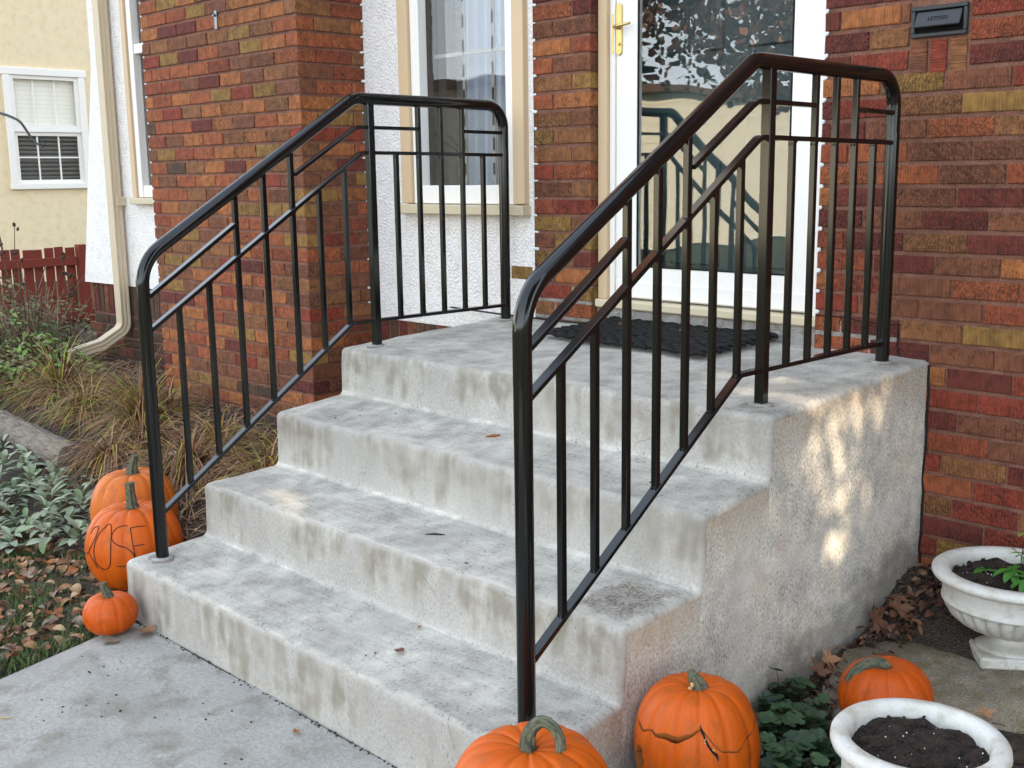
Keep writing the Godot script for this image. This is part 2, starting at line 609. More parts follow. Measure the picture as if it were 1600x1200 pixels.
func side_texture(m: StandardMaterial3D, pits: Texture2D) -> void:
	# the side of the stairs: z runs along u, height along v (from the top of the picture down)
	var w := 1024
	var h := 640
	var big := noise(301, 0.006, 4, w, h)
	var mid := noise(302, 0.022, 5, w, h)
	var fine := noise(303, 0.16, 3, w, h)
	var streak := stretch(304, 0.03, 4, w, h, 1, 5)
	var spots := stretch(305, 0.26, 2, w, h, 1, 2)
	var d := PackedByteArray()
	d.resize(w * h * 3)
	for x in w:
		var z := -0.11 + 1.90 * x / w
		var top := stair_top(z)
		for y in h:
			var i := y * w + x
			var yy := -0.26 + 1.10 * y / h
			var below := maxf(0.0, top - yy)
			var b := big[i] / 255.0
			var q := mid[i] / 255.0
			var f := fine[i] / 255.0
			var s := streak[i] / 255.0
			var v := 0.79 + (b - 0.5) * 0.15 + (q - 0.5) * 0.15 + (f - 0.5) * 0.16 + (s - 0.5) * 0.10
			# tan weathering under the edge and in runs down the face
			var tan_ := clampf((1.0 - smoothstep(0.0, 0.13 + 0.12 * (q - 0.3), below)) * (0.4 + 0.9 * (q - 0.2)) + smoothstep(0.55, 0.8, s * 0.6 + b * 0.5) * 0.4, 0.0, 1.0)
			# damp and soil splash above the ground
			var damp := (1.0 - smoothstep(0.0, 0.16, yy - 0.16 * (1.0 - smoothstep(0.0, 0.9, z)) + (q - 0.5) * 0.12)) * 0.55
			if spots[i] < 74: v -= 0.17
			elif spots[i] < 88: v -= 0.07
			if spots[i] > 190: v += 0.07
			var r := lerpf(v * 1.02, 0.66 + (f - 0.5) * 0.2, tan_ * 0.75)
			var g := lerpf(v * 0.985, 0.58 + (f - 0.5) * 0.2, tan_ * 0.75)
			var bl := lerpf(v * 0.925, 0.49 + (f - 0.5) * 0.2, tan_ * 0.75)
			r = lerpf(r, 0.56, damp); g = lerpf(g, 0.53, damp); bl = lerpf(bl, 0.48, damp)
			d[i * 3] = clampi(int(r * 255), 0, 255)
			d[i * 3 + 1] = clampi(int(g * 255), 0, 255)
			d[i * 3 + 2] = clampi(int(bl * 255), 0, 255)
	m.albedo_texture = tex_rgb(w, h, d)
	relief(m, tex_l(w, h, spots), 0.16)

func steps_texture() -> void:
	var w := 1024
	var h := 1408
	var big := noise(201, 0.006, 4, w, h)
	var mid := noise(202, 0.02, 4, w, h)
	var fine := noise(203, 0.15, 3, w, h)
	var streak := stretch(204, 0.025, 4, w, h, 1, 5)
	var drips := stretch(206, 0.06, 3, w, h, 1, 10)
	var brush := stretch(205, 0.10, 3, w, h, 12, 1)
	var arcs := stair_arcs()
	var total: float = arcs[arcs.size() - 1]
	var d := PackedByteArray()
	d.resize(w * h * 3)
	for y in h:
		var s := total * y / h
		var seg := 0
		while seg < arcs.size() - 2 and s > arcs[seg + 1]: seg += 1
		var t: float = (s - arcs[seg]) / (arcs[seg + 1] - arcs[seg])
		var tread := seg % 2 == 0
		var nose := smoothstep(0.93, 1.0, t) if tread else 1.0 - smoothstep(0.0, 0.09, t)
		var foot := smoothstep(0.86, 1.0, t) if not tread else 1.0 - smoothstep(0.0, 0.08, t)
		var upper := 1.0 - smoothstep(0.25, 1.0, t)
		for x in w:
			var i := y * w + x
			var b := big[i] / 255.0
			var q := mid[i] / 255.0
			var f := fine[i] / 255.0
			var r: float
			var g: float
			var bl: float
			if tread:
				var v := 0.64 + (b - 0.5) * 0.17 + (q - 0.5) * 0.14 + (f - 0.5) * 0.10 + (brush[i] / 255.0 - 0.5) * 0.07
				v += 0.03 * foot
				if f < 0.24 and q < 0.5: v -= 0.14
				r = v * 1.045; g = v * 1.01; bl = v * 0.945
				if seg == 4:
					# the worn patch of bare grit
					var px := absf(x / float(w) - 0.938) / 0.048
					var py := absf(t - 0.52) / 0.36
					var e := maxf(px, py) + (q - 0.5) * 0.7
					var k := (1.0 - smoothstep(0.7, 1.15, e)) * clampf(0.35 + (q - 0.35) * 2.2, 0.25, 0.9)
					var gr := 0.46 + (f - 0.5) * 0.5
					r = lerpf(r, gr * 1.03, k); g = lerpf(g, gr * 0.95, k); bl = lerpf(bl, gr * 0.86, k)
			else:
				var v := 0.665 + (f - 0.5) * 0.12 + (b - 0.5) * 0.10
				var stn := smoothstep(0.36, 0.80, streak[i] / 255.0 * 0.46 + q * 0.36 + upper * 0.14 + b * 0.12 - 0.06)
				stn = clampf(stn + 0.18 * smoothstep(0.55, 0.9, drips[i] / 255.0) * upper + 0.16 * upper, 0.0, 1.0) * (1.0 - 0.85 * foot) * (1.0 - 0.4 * nose)
				stn *= (0.85 + 0.5 * (f - 0.5)) * (0.35 + 0.9 * smoothstep(0.25, 0.7, b))
				if f < 0.17 and q < 0.45: v -= 0.18
				r = lerpf(v * 1.02, 0.48, stn * 0.68); g = lerpf(v * 0.985, 0.445, stn * 0.68); bl = lerpf(v * 0.935, 0.385, stn * 0.68)
			# tan line where the rounded nosing has worn through
			var wn := nose * 0.35 * smoothstep(0.35, 0.7, q)
			r = lerpf(r, 0.70, wn); g = lerpf(g, 0.665, wn); bl = lerpf(bl, 0.61, wn)
			d[i * 3] = clampi(int(r * 255), 0, 255)
			d[i * 3 + 1] = clampi(int(g * 255), 0, 255)
			d[i * 3 + 2] = clampi(int(bl * 255), 0, 255)
	var cr := RandomNumberGenerator.new()
	cr.seed = 77
	for k in 46:
		var px := cr.randf_range(20, w - 20)
		var py := cr.randf_range(int(h * 0.36), h - 10)
		var ang := cr.randf_range(0, TAU) if k % 3 else PI / 2 + cr.randf_range(-0.3, 0.3)
		var dark := cr.randf_range(0.10, 0.30)
		for n in cr.randi_range(8, 60 if k % 5 else 120):
			ang += cr.randf_range(-0.28, 0.28)
			px += cos(ang); py += sin(ang)
			if px < 1 or py < 1 or px > w - 2 or py > h - 2: break
			var i := int(py) * w + int(px)
			for c in 3: d[i * 3 + c] = int(d[i * 3 + c] * (1.0 - dark))
	var m := mat("concrete_steps", Color.WHITE, 0.8)
	m.albedo_texture = tex_rgb(w, h, d)
	var hd := PackedByteArray()
	hd.resize(512 * 512)
	var a := noise(207, 0.03, 5, 512, 512)
	var c := noise(208, 0.25, 2, 512, 512)
	for i in 512 * 512: hd[i] = clampi(int(a[i] * 0.7 + c[i] * 0.3 - (40 if c[i] < 60 else 0)), 0, 255)
	m.texture_repeat = true
	relief(m, tex_l(512, 512, hd), 0.22)

# ---------------------------------------------------------------- ground, walkway
func ground() -> void:
	var xs: Array[float] = [-320.0, -120.0, -50.0, -26.0, -16.0, -11.0, -9.0]
	var x := -8.0
	while x < -4.0: xs.append(x); x += 0.35
	while x < 4.6: xs.append(x); x += 0.06
	xs.append_array([5.2, 6.0, 8.0, 12.0, 20.0, 45.0, 120.0, 320.0])
	var zs: Array[float] = [-320.0, -120.0, -50.0, -20.0, -10.0, -5.0, -2.0, -0.8]
	var z := -0.2
	while z < 4.2: zs.append(z); z += 0.06
	zs.append_array([4.8, 5.6, 7.0, 9.0, 13.0, 20.0, 45.0, 120.0, 320.0])
	var nn := FastNoiseLite.new()
	nn.seed = 3
	nn.frequency = 1.6
	nn.fractal_octaves = 4
	var b := MB.new()
	b.smooth(true)
	var soil := Color(0.105, 0.076, 0.054)
	var lawn := Color(0.12, 0.145, 0.055)
	for i in xs.size() - 1:
		for j in zs.size() - 1:
			var p := []
			var c := []
			for q in [[0, 1], [1, 1], [1, 0], [0, 0]]:
				var px := xs[i + q[0]]
				var pz := zs[j + q[1]]
				var near := px > -8.0 and px < 4.6 and pz > -0.3 and pz < 4.2
				var k := nn.get_noise_2d(px, pz)
				var y := ground_y(px, pz) + (k * 0.035 if near else 0.0)
				var walk := px > 0.0 and pz > 1.6
				if walk: y = -0.06
				if px > 0.1 and px < W - 0.1 and pz < 1.7: y = -0.1
				p.append(Vector3(px, y, pz))
				var bed := 1.0 if (px < 0.2 and pz < 1.75 + 0.15 * k and px > -6.0) or (px > 1.7 and pz < 2.0) else 0.0
				c.append(lawn.lerp(soil, bed).lerp(soil, clampf(0.25 + k * 0.5, 0.0, 0.6) if near else 0.0))
			for t in [[0, 1, 2], [0, 2, 3]]:
				for e in [t[0], t[2], t[1]]:
					b.st.set_color(c[e])
					b.st.set_uv(Vector2.ZERO)
					b.st.add_vertex(p[e])
	struct("ground", b.done(), M.ground)
	# walkway slab; its left edge runs a little askew
	b = MB.new()
	var rows := []
	for i in 41:
		var t := i / 40.0
		var col := PackedVector3Array()
		for j in 41:
			var zz := lerpf(1.60, 6.5, j / 40.0)
			var x0 := 0.03 + (zz - 1.754) * 0.27
			var xx := lerpf(x0, 3.9, t)
			var e := minf(xx - x0, 3.9 - xx)
			var yy := nn.get_noise_2d(xx * 1.2, zz * 1.2) * 0.004 - 0.012 * (1.0 - smoothstep(0.0, 0.025, e)) + 0.001 * (rf(-1, 1) if e < 0.001 else 0.0)
			if zz < 1.95 and xx > 1.9: yy -= 0.09
			col.append(Vector3(xx, yy, zz))
		rows.append(col)
	rows.reverse()
	b.smooth(true)
	b.grid(rows)
	b.smooth(false)
	for j in 40:
		var za := lerpf(1.60, 6.5, j / 40.0)
		var zb := lerpf(1.60, 6.5, (j + 1) / 40.0)
		b.quad(Vector3(0.03 + (za - 1.754) * 0.27, -0.1, za), Vector3(0.03 + (zb - 1.754) * 0.27, -0.1, zb), Vector3(0.03 + (zb - 1.754) * 0.27, -0.012, zb), Vector3(0.03 + (za - 1.754) * 0.27, -0.012, za))
	struct("walkway", b.done(), M.concrete_walk)

# ---------------------------------------------------------------- steps
const STAIR := [[-0.10, 0.8195], [0.874, 0.776], [0.880, 0.607], [1.165, 0.582], [1.171, 0.395], [1.462, 0.383], [1.468, 0.207], [1.758, 0.188], [1.764, -0.08]]

func stair_profile() -> Array:
	# [points (z, y), index of the points that start a new part]
	var pts := PackedVector3Array()
	for q in STAIR: pts.append(Vector3(0, q[1], q[0]))
	return [rounded(pts, [0.020, 0.018, 0.022, 0.018, 0.022, 0.018, 0.022], 5)]

func stair_arcs() -> Array:
	var a := [0.0]
	for i in range(1, STAIR.size()):
		a.append(a[i - 1] + Vector2(STAIR[i][0] - STAIR[i - 1][0], STAIR[i][1] - STAIR[i - 1][1]).length())
	return a

func steps() -> void:
	var t := thing("concrete_steps", "weathered grey concrete front steps, four risers up to the door landing", "steps")
	var raw: PackedVector3Array = stair_profile()[0]
	# finer points along the straight runs
	var pr := PackedVector3Array()
	for i in raw.size() - 1:
		var k := maxi(1, int(raw[i].distance_to(raw[i + 1]) / 0.035))
		for j in k: pr.append(raw[i].lerp(raw[i + 1], float(j) / k))
	pr.append(raw[raw.size() - 1])
	var arc := PackedFloat32Array([0.0])
	for i in range(1, pr.size()): arc.append(arc[i - 1] + pr[i].distance_to(pr[i - 1]))
	var total := arc[arc.size() - 1]
	# outward normals of the profile
	var nrm := PackedVector3Array()
	for i in pr.size():
		var d := pr[mini(i + 1, pr.size() - 1)] - pr[maxi(i - 1, 0)]
		nrm.append(Vector3(0, d.z, -d.y).normalized())
	var nn := FastNoiseLite.new()
	nn.seed = 9
	nn.frequency = 3.2
	nn.fractal_octaves = 3
	var xs := []
	var ins := []
	var r := 0.016
	for k in 6:
		var a := PI / 2 * k / 5
		xs.append(r - r * sin(a)); ins.append(r - r * cos(a))
	xs.reverse(); ins.reverse()
	# xs runs 0..r with inset r..0
	xs = []; ins = []
	for k in 6:
		var a := PI / 2 * k / 5
		xs.append(r * (1.0 - cos(a))); ins.append(r * (1.0 - sin(a)))
	for k in range(1, 36): xs.append(lerpf(r, W - r, k / 36.0)); ins.append(0.0)
	for k in 6:
		var a := PI / 2 * (5 - k) / 5
		xs.append(W - r * (1.0 - cos(a))); ins.append(r * (1.0 - sin(a)))
	var pt := func(i: int, k: int) -> Vector3:
		var p = pr[i] - nrm[i] * ins[k]
		var d := nn.get_noise_3d(xs[k], p.y, p.z)
		var d2 := nn.get_noise_3d(xs[k] * 4.0, p.y * 4.0 + 7.0, p.z * 4.0)
		p += nrm[i] * (d * 0.006 + d2 * 0.0022)
		p.x = xs[k]
		if p.z < 0.001 and p.z > -0.02: p.x += 0.0
		return p
	# part boundaries: on each tread 2 cm in front of the riser above
	var cuts := [0]
	for s in [2, 4, 6]:
		var zc: float = STAIR[s][0] + 0.05
		for i in range(1, pr.size()):
			if pr[i].z > zc and absf(pr[i].y - STAIR[s][1]) < 0.03:
				cuts.append(i)
				break
	cuts.append(pr.size() - 1)
	for c in cuts.size() - 1:
		var b := MB.new()
		b.smooth(true)
		for i in range(cuts[c], cuts[c + 1]):
			for k in xs.size() - 1:
				var ua := Vector2(xs[k] / W, arc[i] / total)
				var ub := Vector2(xs[k + 1] / W, arc[i + 1] / total)
				var p0: Vector3 = pt.call(i, k)
				var p1: Vector3 = pt.call(i + 1, k)
				var p2: Vector3 = pt.call(i + 1, k + 1)
				var p3: Vector3 = pt.call(i, k + 1)
				b.tri(p0, p1, p2, ua, Vector2(ua.x, ub.y), ub)
				b.tri(p0, p2, p3, ua, ub, Vector2(ub.x, ua.y))
		obj("landing" if c == 0 else "step", b.done(), M.concrete_steps, t)
	for side in 2:
		var b := MB.new()
		b.smooth(true)
		var k: int = 0 if side == 0 else xs.size() - 1
		for i in pr.size() - 1:
			var a: Vector3 = pt.call(i, k)
			var e: Vector3 = pt.call(i + 1, k)
			if absf(a.z - e.z) < 0.0004: continue
			var n := 12
			for j in n:
				var lo := -0.25
				var f0 := float(j) / n
				var f1 := float(j + 1) / n
				var q := [Vector3(a.x, lerpf(lo, a.y, f0), a.z), Vector3(e.x, lerpf(lo, e.y, f0), e.z), Vector3(e.x, lerpf(lo, e.y, f1), e.z), Vector3(a.x, lerpf(lo, a.y, f1), a.z)]
				for m in 4:
					var fd: float = (f1 if m > 1 else f0)
					var bulge := nn.get_noise_3d(3.0, q[m].y * 1.3, q[m].z * 1.3) * 0.005 * (1.0 - fd * fd * fd * fd)
					q[m].x += bulge * (1.0 if side == 1 else -1.0)
				var uv := []
				for m in 4: uv.append(Vector2((q[m].z + 0.11) / 1.90, (q[m].y + 0.26) / 1.10))
				if side == 1:
					b.tri(q[1], q[0], q[3], uv[1], uv[0], uv[3])
					b.tri(q[1], q[3], q[2], uv[1], uv[3], uv[2])
				else:
					b.tri(q[0], q[1], q[2], uv[0], uv[1], uv[2])
					b.tri(q[0], q[2], q[3], uv[0], uv[2], uv[3])
		obj("side_wall", b.done(), M.concrete_side, t)

# ---------------------------------------------------------------- railings
func railing(x: float, label: String, inner: float) -> void:
	var t := thing("stair_railing", label, "railing", Vector3.ZERO, 0.0, "iron railings of the front steps")
	var v := func(z: float, y: float) -> Vector3: return Vector3(x, y, z)
	var zp := 1.672
	var zr := 0.104
	var y0 := 0.195
	var path := PackedVector3Array([v.call(zp, 0.96), v.call(zp, 1.146), v.call(0.838, 1.664), v.call(zr, 1.660), v.call(zr, 1.50)])
	path = rounded(path, [0.135, 0.075, 0.085], 10)
	var b := MB.new()
	b.tube(path, 0.0208, 20)
	var hr := obj("handrail", b.done(), M.iron, t)
	b = MB.new()
	b.tube(PackedVector3Array([v.call(zp, y0 - 0.03), v.call(zp, 0.5), v.call(zp, 0.96)]), 0.0207, 20)
	obj("post", b.done(), M.iron, t)
	b = MB.new()
	b.tube(PackedVector3Array([v.call(zr, 0.79), v.call(zr, 1.1), v.call(zr, 1.50)]), 0.0207, 20)
	obj("post", b.done(), M.iron, t)
	b = MB.new()
	b.box(v.call(0.771, (0.76 + 1.652) / 2), Vector3(0.028, 1.652 - 0.76, 0.028), 0.002)
	obj("post", b.done(), M.iron, t)
	var bar := func(pts: PackedVector3Array, rad: float) -> ArrayMesh:
		var q := MB.new()
		var pp := rounded(pts, [rad], 5) if pts.size() == 3 else pts
		q.sweep(pp, rect_section(0.025, 0.0125, 0.0015), PackedFloat32Array(), true, Vector3(1, 0, 0), false)
		return q.done()
	obj("bottom_rail", bar.call(PackedVector3Array([v.call(zp - 0.015, 0.346), v.call(0.880, 0.876), v.call(zr + 0.015, 0.872)]), 0.03), M.iron, t)
	obj("middle_rail", bar.call(PackedVector3Array([v.call(zp - 0.015, 0.932), v.call(0.812, 1.477), v.call(zr + 0.015, 1.470)]), 0.05), M.iron, t)
	obj("upper_rail", bar.call(PackedVector3Array([v.call(zp - 0.015, 1.036), v.call(1.338, 1.246)]), 0.0), M.iron, t)
	obj("upper_rail", bar.call(PackedVector3Array([v.call(1.098, 1.404), v.call(0.832, 1.565), v.call(0.553, 1.563)]), 0.05), M.iron, t)
	obj("upper_rail", bar.call(PackedVector3Array([v.call(0.319, 1.558), v.call(zr + 0.015, 1.556)]), 0.0), M.iron, t)
	var slope_lo := (0.876 - 0.346) / (0.880 - (zp - 0.015))
	var slope_mid := (1.477 - 0.932) / (0.812 - (zp - 0.015))
	var slope_hi := (1.664 - 1.146) / (0.838 - zp)
	var k := 0
	for z in [1.555, 1.444, 1.333, 1.222, 1.111, 1.000, 0.889, 0.654, 0.545, 0.436, 0.327, 0.218]:
		var lo: float = 0.346 + (z - (zp - 0.015)) * slope_lo if z > 0.88 else 0.874
		var mid: float = 0.932 + (z - (zp - 0.015)) * slope_mid if z > 0.812 else 1.473
		var hi: float = 1.146 + (z - zp) * slope_hi if z > 0.838 else 1.661
		var full: bool = k in [2, 3, 4, 8, 9, 10]
		var top: float = hi - 0.012 if full else mid
		b = MB.new()
		b.box(v.call(z, (lo + top) / 2), Vector3(0.0165, top - lo, 0.0165), 0.0012)
		obj("baluster", b.done(), M.iron, t)
		k += 1
	b = MB.new()
	for z in [1.555, 1.444, 1.333, 1.222, 1.111, 1.000, 0.889, 0.654, 0.545, 0.436, 0.327, 0.218]:
		var lo: float = 0.346 + (z - (zp - 0.015)) * slope_lo if z > 0.88 else 0.874
		var mid: float = 0.932 + (z - (zp - 0.015)) * slope_mid if z > 0.812 else 1.473
		for sx in [-1.0, 1.0]:
			for sz in [-1.0, 1.0]:
				var w := rf(0.004, 0.0065)
				b.box(v.call(z + sz * 0.0088, lo + 0.0085 - sz * 0.003) + Vector3(sx * rf(0.003, 0.006), 0, 0), Vector3(w, w * 0.8, w), w * 0.3, Basis.from_euler(Vector3(rf(-1, 1), rf(-1, 1), 0)))
				b.box(v.call(z + sz * 0.0088, mid - 0.0085 - sz * 0.003) + Vector3(sx * rf(0.003, 0.006), 0, 0), Vector3(w, w * 0.8, w), w * 0.3, Basis.from_euler(Vector3(rf(-1, 1), rf(-1, 1), 0)))
	stuff(obj("weld_beads", b.done(), M.iron, t))
	for q in [[zp, 0.1925], [0.771, 0.779], [zr, 0.8095]]:
		b = MB.new()
		var ang := rf(0, TAU)
		b.lathe(PackedVector2Array([Vector2(0.047, -0.003), Vector2(0.042, 0.0010), Vector2(0.03, 0.0018), Vector2(0.01, 0.002)]), 28, Vector3(x, q[1] + 0.001, q[0]), func(a: float, p: Vector2) -> float: return p.x * (1.0 + 0.18 * sin(a * 2.0 + ang) + 0.09 * sin(a * 5.0)))
		obj("rust_stain", b.done(), mat("rust_grout", Color(0.50, 0.465, 0.42), 0.95), t)
	# grout rings in the concrete round each post
	for q in [[zp, 0.1925, 0.034], [0.771, 0.779, 0.032], [zr, 0.8095, 0.034]]:
		b = MB.new()
		var prof := PackedVector2Array([Vector2(q[2] + 0.004, -0.01), Vector2(q[2], 0.004), Vector2(q[2] - 0.006, 0.0065), Vector2(0.01, 0.007)])
		b.lathe(prof, 20, Vector3(x, q[1], q[0]))
		obj("grout_ring", b.done(), M.grey_mortar, t)

# ---------------------------------------------------------------- bricks
var brick_meshes := {}
var brick_list := []

func brick_mesh(w: float, h: float, d: float, variant: int) -> ArrayMesh:
	var key := "%d_%d_%d_%d" % [roundi(w * 500), roundi(h * 500), roundi(d * 500), variant]
	if brick_meshes.has(key): return brick_meshes[key]
	var r := RandomNumberGenerator.new()
	r.seed = hash(key)
	var b := MB.new()
	brick_shape(b, w, h, d, Vector2(r.randf(), r.randf()), r, Transform3D())
	var m := b.done()
	brick_meshes[key] = m
	return m

# a brick whose face looks along +z (face at z = 0) and +x; worn edges
func brick_shape(b: MB, w: float, h: float, d: float, off: Vector2, r: RandomNumberGenerator, t: Transform3D) -> void:
	var e := 0.0025
	var x0 := -w / 2
	var x1 := w / 2
	var y0 := -h / 2
	var y1 := h / 2
	var s := 2.5
	var j := func(v: Vector3) -> Vector3: return t * (v + Vector3(r.randf_range(-1, 1), r.randf_range(-1, 1), r.randf_range(-0.6, 0.6)) * 0.0012)
	var f := [j.call(Vector3(x0 + e, y0 + e, 0)), j.call(Vector3(x1 - e, y0 + e, 0)), j.call(Vector3(x1 - e, y1 - e, 0)), j.call(Vector3(x0 + e, y1 - e, 0))]
	var g := [j.call(Vector3(x0, y0, -e)), j.call(Vector3(x1, y0, -e)), j.call(Vector3(x1, y1, -e)), j.call(Vector3(x0, y1, -e))]
	var k := [t * Vector3(x0, y0, -d), t * Vector3(x1, y0, -d), t * Vector3(x1, y1, -d), t * Vector3(x0, y1, -d)]
	var uv := [off, off + Vector2(w, 0) * s, off + Vector2(w, h) * s, off + Vector2(0, h) * s]
	b.tri(f[0], f[1], f[2], uv[0], uv[1], uv[2])
	b.tri(f[0], f[2], f[3], uv[0], uv[2], uv[3])
	for i in 4:
		var n := (i + 1) % 4
		b.tri(g[i], g[n], f[n], uv[i], uv[n], uv[n] + Vector2(0, 0.004))
		b.tri(g[i], f[n], f[i], uv[i], uv[n] + Vector2(0, 0.004), uv[i] + Vector2(0, 0.004))
		var o := off + Vector2(0.37, 0.21)
		var len := h if i % 2 == 1 else w
		# side faces: u along the depth so that the scoring stays upright
		b.tri(k[i], k[n], g[n], o, o + Vector2(0, len) * s, o + Vector2(d, len) * s)
		b.tri(k[i], g[n], g[i], o, o + Vector2(d, len) * s, o + Vector2(d, 0) * s)

func pick_color() -> int:
	var q := rng.randf()
	if q < 0.23: return 0
	if q < 0.32: return 1
	if q < 0.48: return 2
	if q < 0.65: return 3
	if q < 0.715: return 4
	if q < 0.85: return 5
	if q < 0.875: return 6
	if q < 0.93: return 7
	return 8

# face centre, size, facing (0 = +z, 1 = +x), depth
func brick(at: Vector3, w: float, h: float, d := 0.09, facing := 0, color := -1, kind := -1, upright := false) -> void:
	var c := color if color >= 0 else pick_color()
	var k = kind if kind >= 0 else ([0, 1, 2, 1, 2][rng.randi() % 5])
	brick_list.append([at + (Vector3(0, 0, 1) if facing == 0 else Vector3(1, 0, 0)) * rf(-0.0012, 0.0015), w, h, d, facing, c, k, upright])

func project(p: Vector3) -> Vector3:
	var q := cam_basis.inverse() * (p - CAM)
	var f := 1761.24 / 1600.0 * 1024.0
	return Vector3(512 + f * q.x / -q.z, 384 - f * q.y / -q.z, -q.z)

func lay_bricks(parent: Node) -> void:
	var scored := []
	for i in brick_list.size():
		var b: Array = brick_list[i]
		var ax := Vector3(1, 0, 0) if b[4] == 0 else Vector3(0, 0, 1)
		var a := project(b[0] - ax * b[1] / 2)
		var c := project(b[0] + ax * b[1] / 2)
		var size = absf(a.x - c.x) * b[2] * 1127.0 / a.z
		var mx := (a.x + c.x) / 2
		var my := (a.y + c.y) / 2
		if mx < -5 or mx > 1030 or my < -8 or my > 775: size *= 0.001
		scored.append([size, i])
	scored.sort_custom(func(p, q): return p[0] > q[0])
	var rest := MB.new()
	for n in scored.size():
		var b: Array = brick_list[scored[n][1]]
		var basis := Basis() if b[4] == 0 else Basis(Vector3.UP, PI / 2)
		if b[7]: basis = basis * Basis(Vector3(0, 0, 1), PI / 2)
		var w: float = b[2] if b[7] else b[1]
		var h: float = b[1] if b[7] else b[2]
		if n < 300:
			var o := obj("brick", brick_mesh(w, h, b[3], scored[n][1] % 5), M["brick_%d_%d" % [b[5], b[6]]], parent)
			o.transform = Transform3D(basis, b[0])
		else:
			var r := RandomNumberGenerator.new()
			r.seed = scored[n][1]
			rest.color((M.brick_colors[b[5]] as Color).srgb_to_linear())
			brick_shape(rest, w, h, b[3], Vector2(r.randf(), r.randf()), r, Transform3D(basis, b[0]))
	stuff(obj("bricks", rest.done(), M.brick_any, parent))

func bay_color() -> int:
	return [0, 0, 5, 5, 2, 2, 8, 8, 3, 3, 1, 7, 4, 0, 5, 6 if rng.randf() < 0.4 else 3][rng.randi() % 16]

const CO := 0.0677      # course height
const BH := 0.0548      # brick height
const MO := 0.0065      # joint
func course_y(k: int, base := 0.0) -> float:
	return base + CO * k + CO / 2

# one plane with rectangular holes, facing +z, plus the reveals of the holes
func wall_plane(b: MB, x0: float, x1: float, y0: float, y1: float, z: float, holes: Array, deep: float) -> void:
	var xs := [x0, x1]
	var ys := [y0, y1]
	for h in holes:
		xs.append_array([h[0], h[1]])
		ys.append_array([h[2], h[3]])
	xs.sort(); ys.sort()
	for i in xs.size() - 1:
		for j in ys.size() - 1:
			var cx: float = (xs[i] + xs[i + 1]) / 2
			var cy: float = (ys[j] + ys[j + 1]) / 2
			if xs[i + 1] - xs[i] < 1e-5 or ys[j + 1] - ys[j] < 1e-5: continue
			if cx < x0 or cx > x1 or cy < y0 or cy > y1: continue
			var open := false
			for h in holes:
				if cx > h[0] and cx < h[1] and cy > h[2] and cy < h[3]: open = true
			if not open:
				b.quad(Vector3(xs[i], ys[j], z), Vector3(xs[i + 1], ys[j], z), Vector3(xs[i + 1], ys[j + 1], z), Vector3(xs[i], ys[j + 1], z))
	for h in holes:
		var a := [Vector3(h[0], h[2], z), Vector3(h[1], h[2], z), Vector3(h[1], h[3], z), Vector3(h[0], h[3], z)]
		for i in 4:
			var p: Vector3 = a[i]
			var q: Vector3 = a[(i + 1) % 4]
			b.quad(p, q, q - Vector3(0, 0, deep), p - Vector3(0, 0, deep))

const BX := -0.922       # right corner of the brick bay
const BL := -2.332       # left corner of the brick bay
const BZ := 0.3635       # its front face

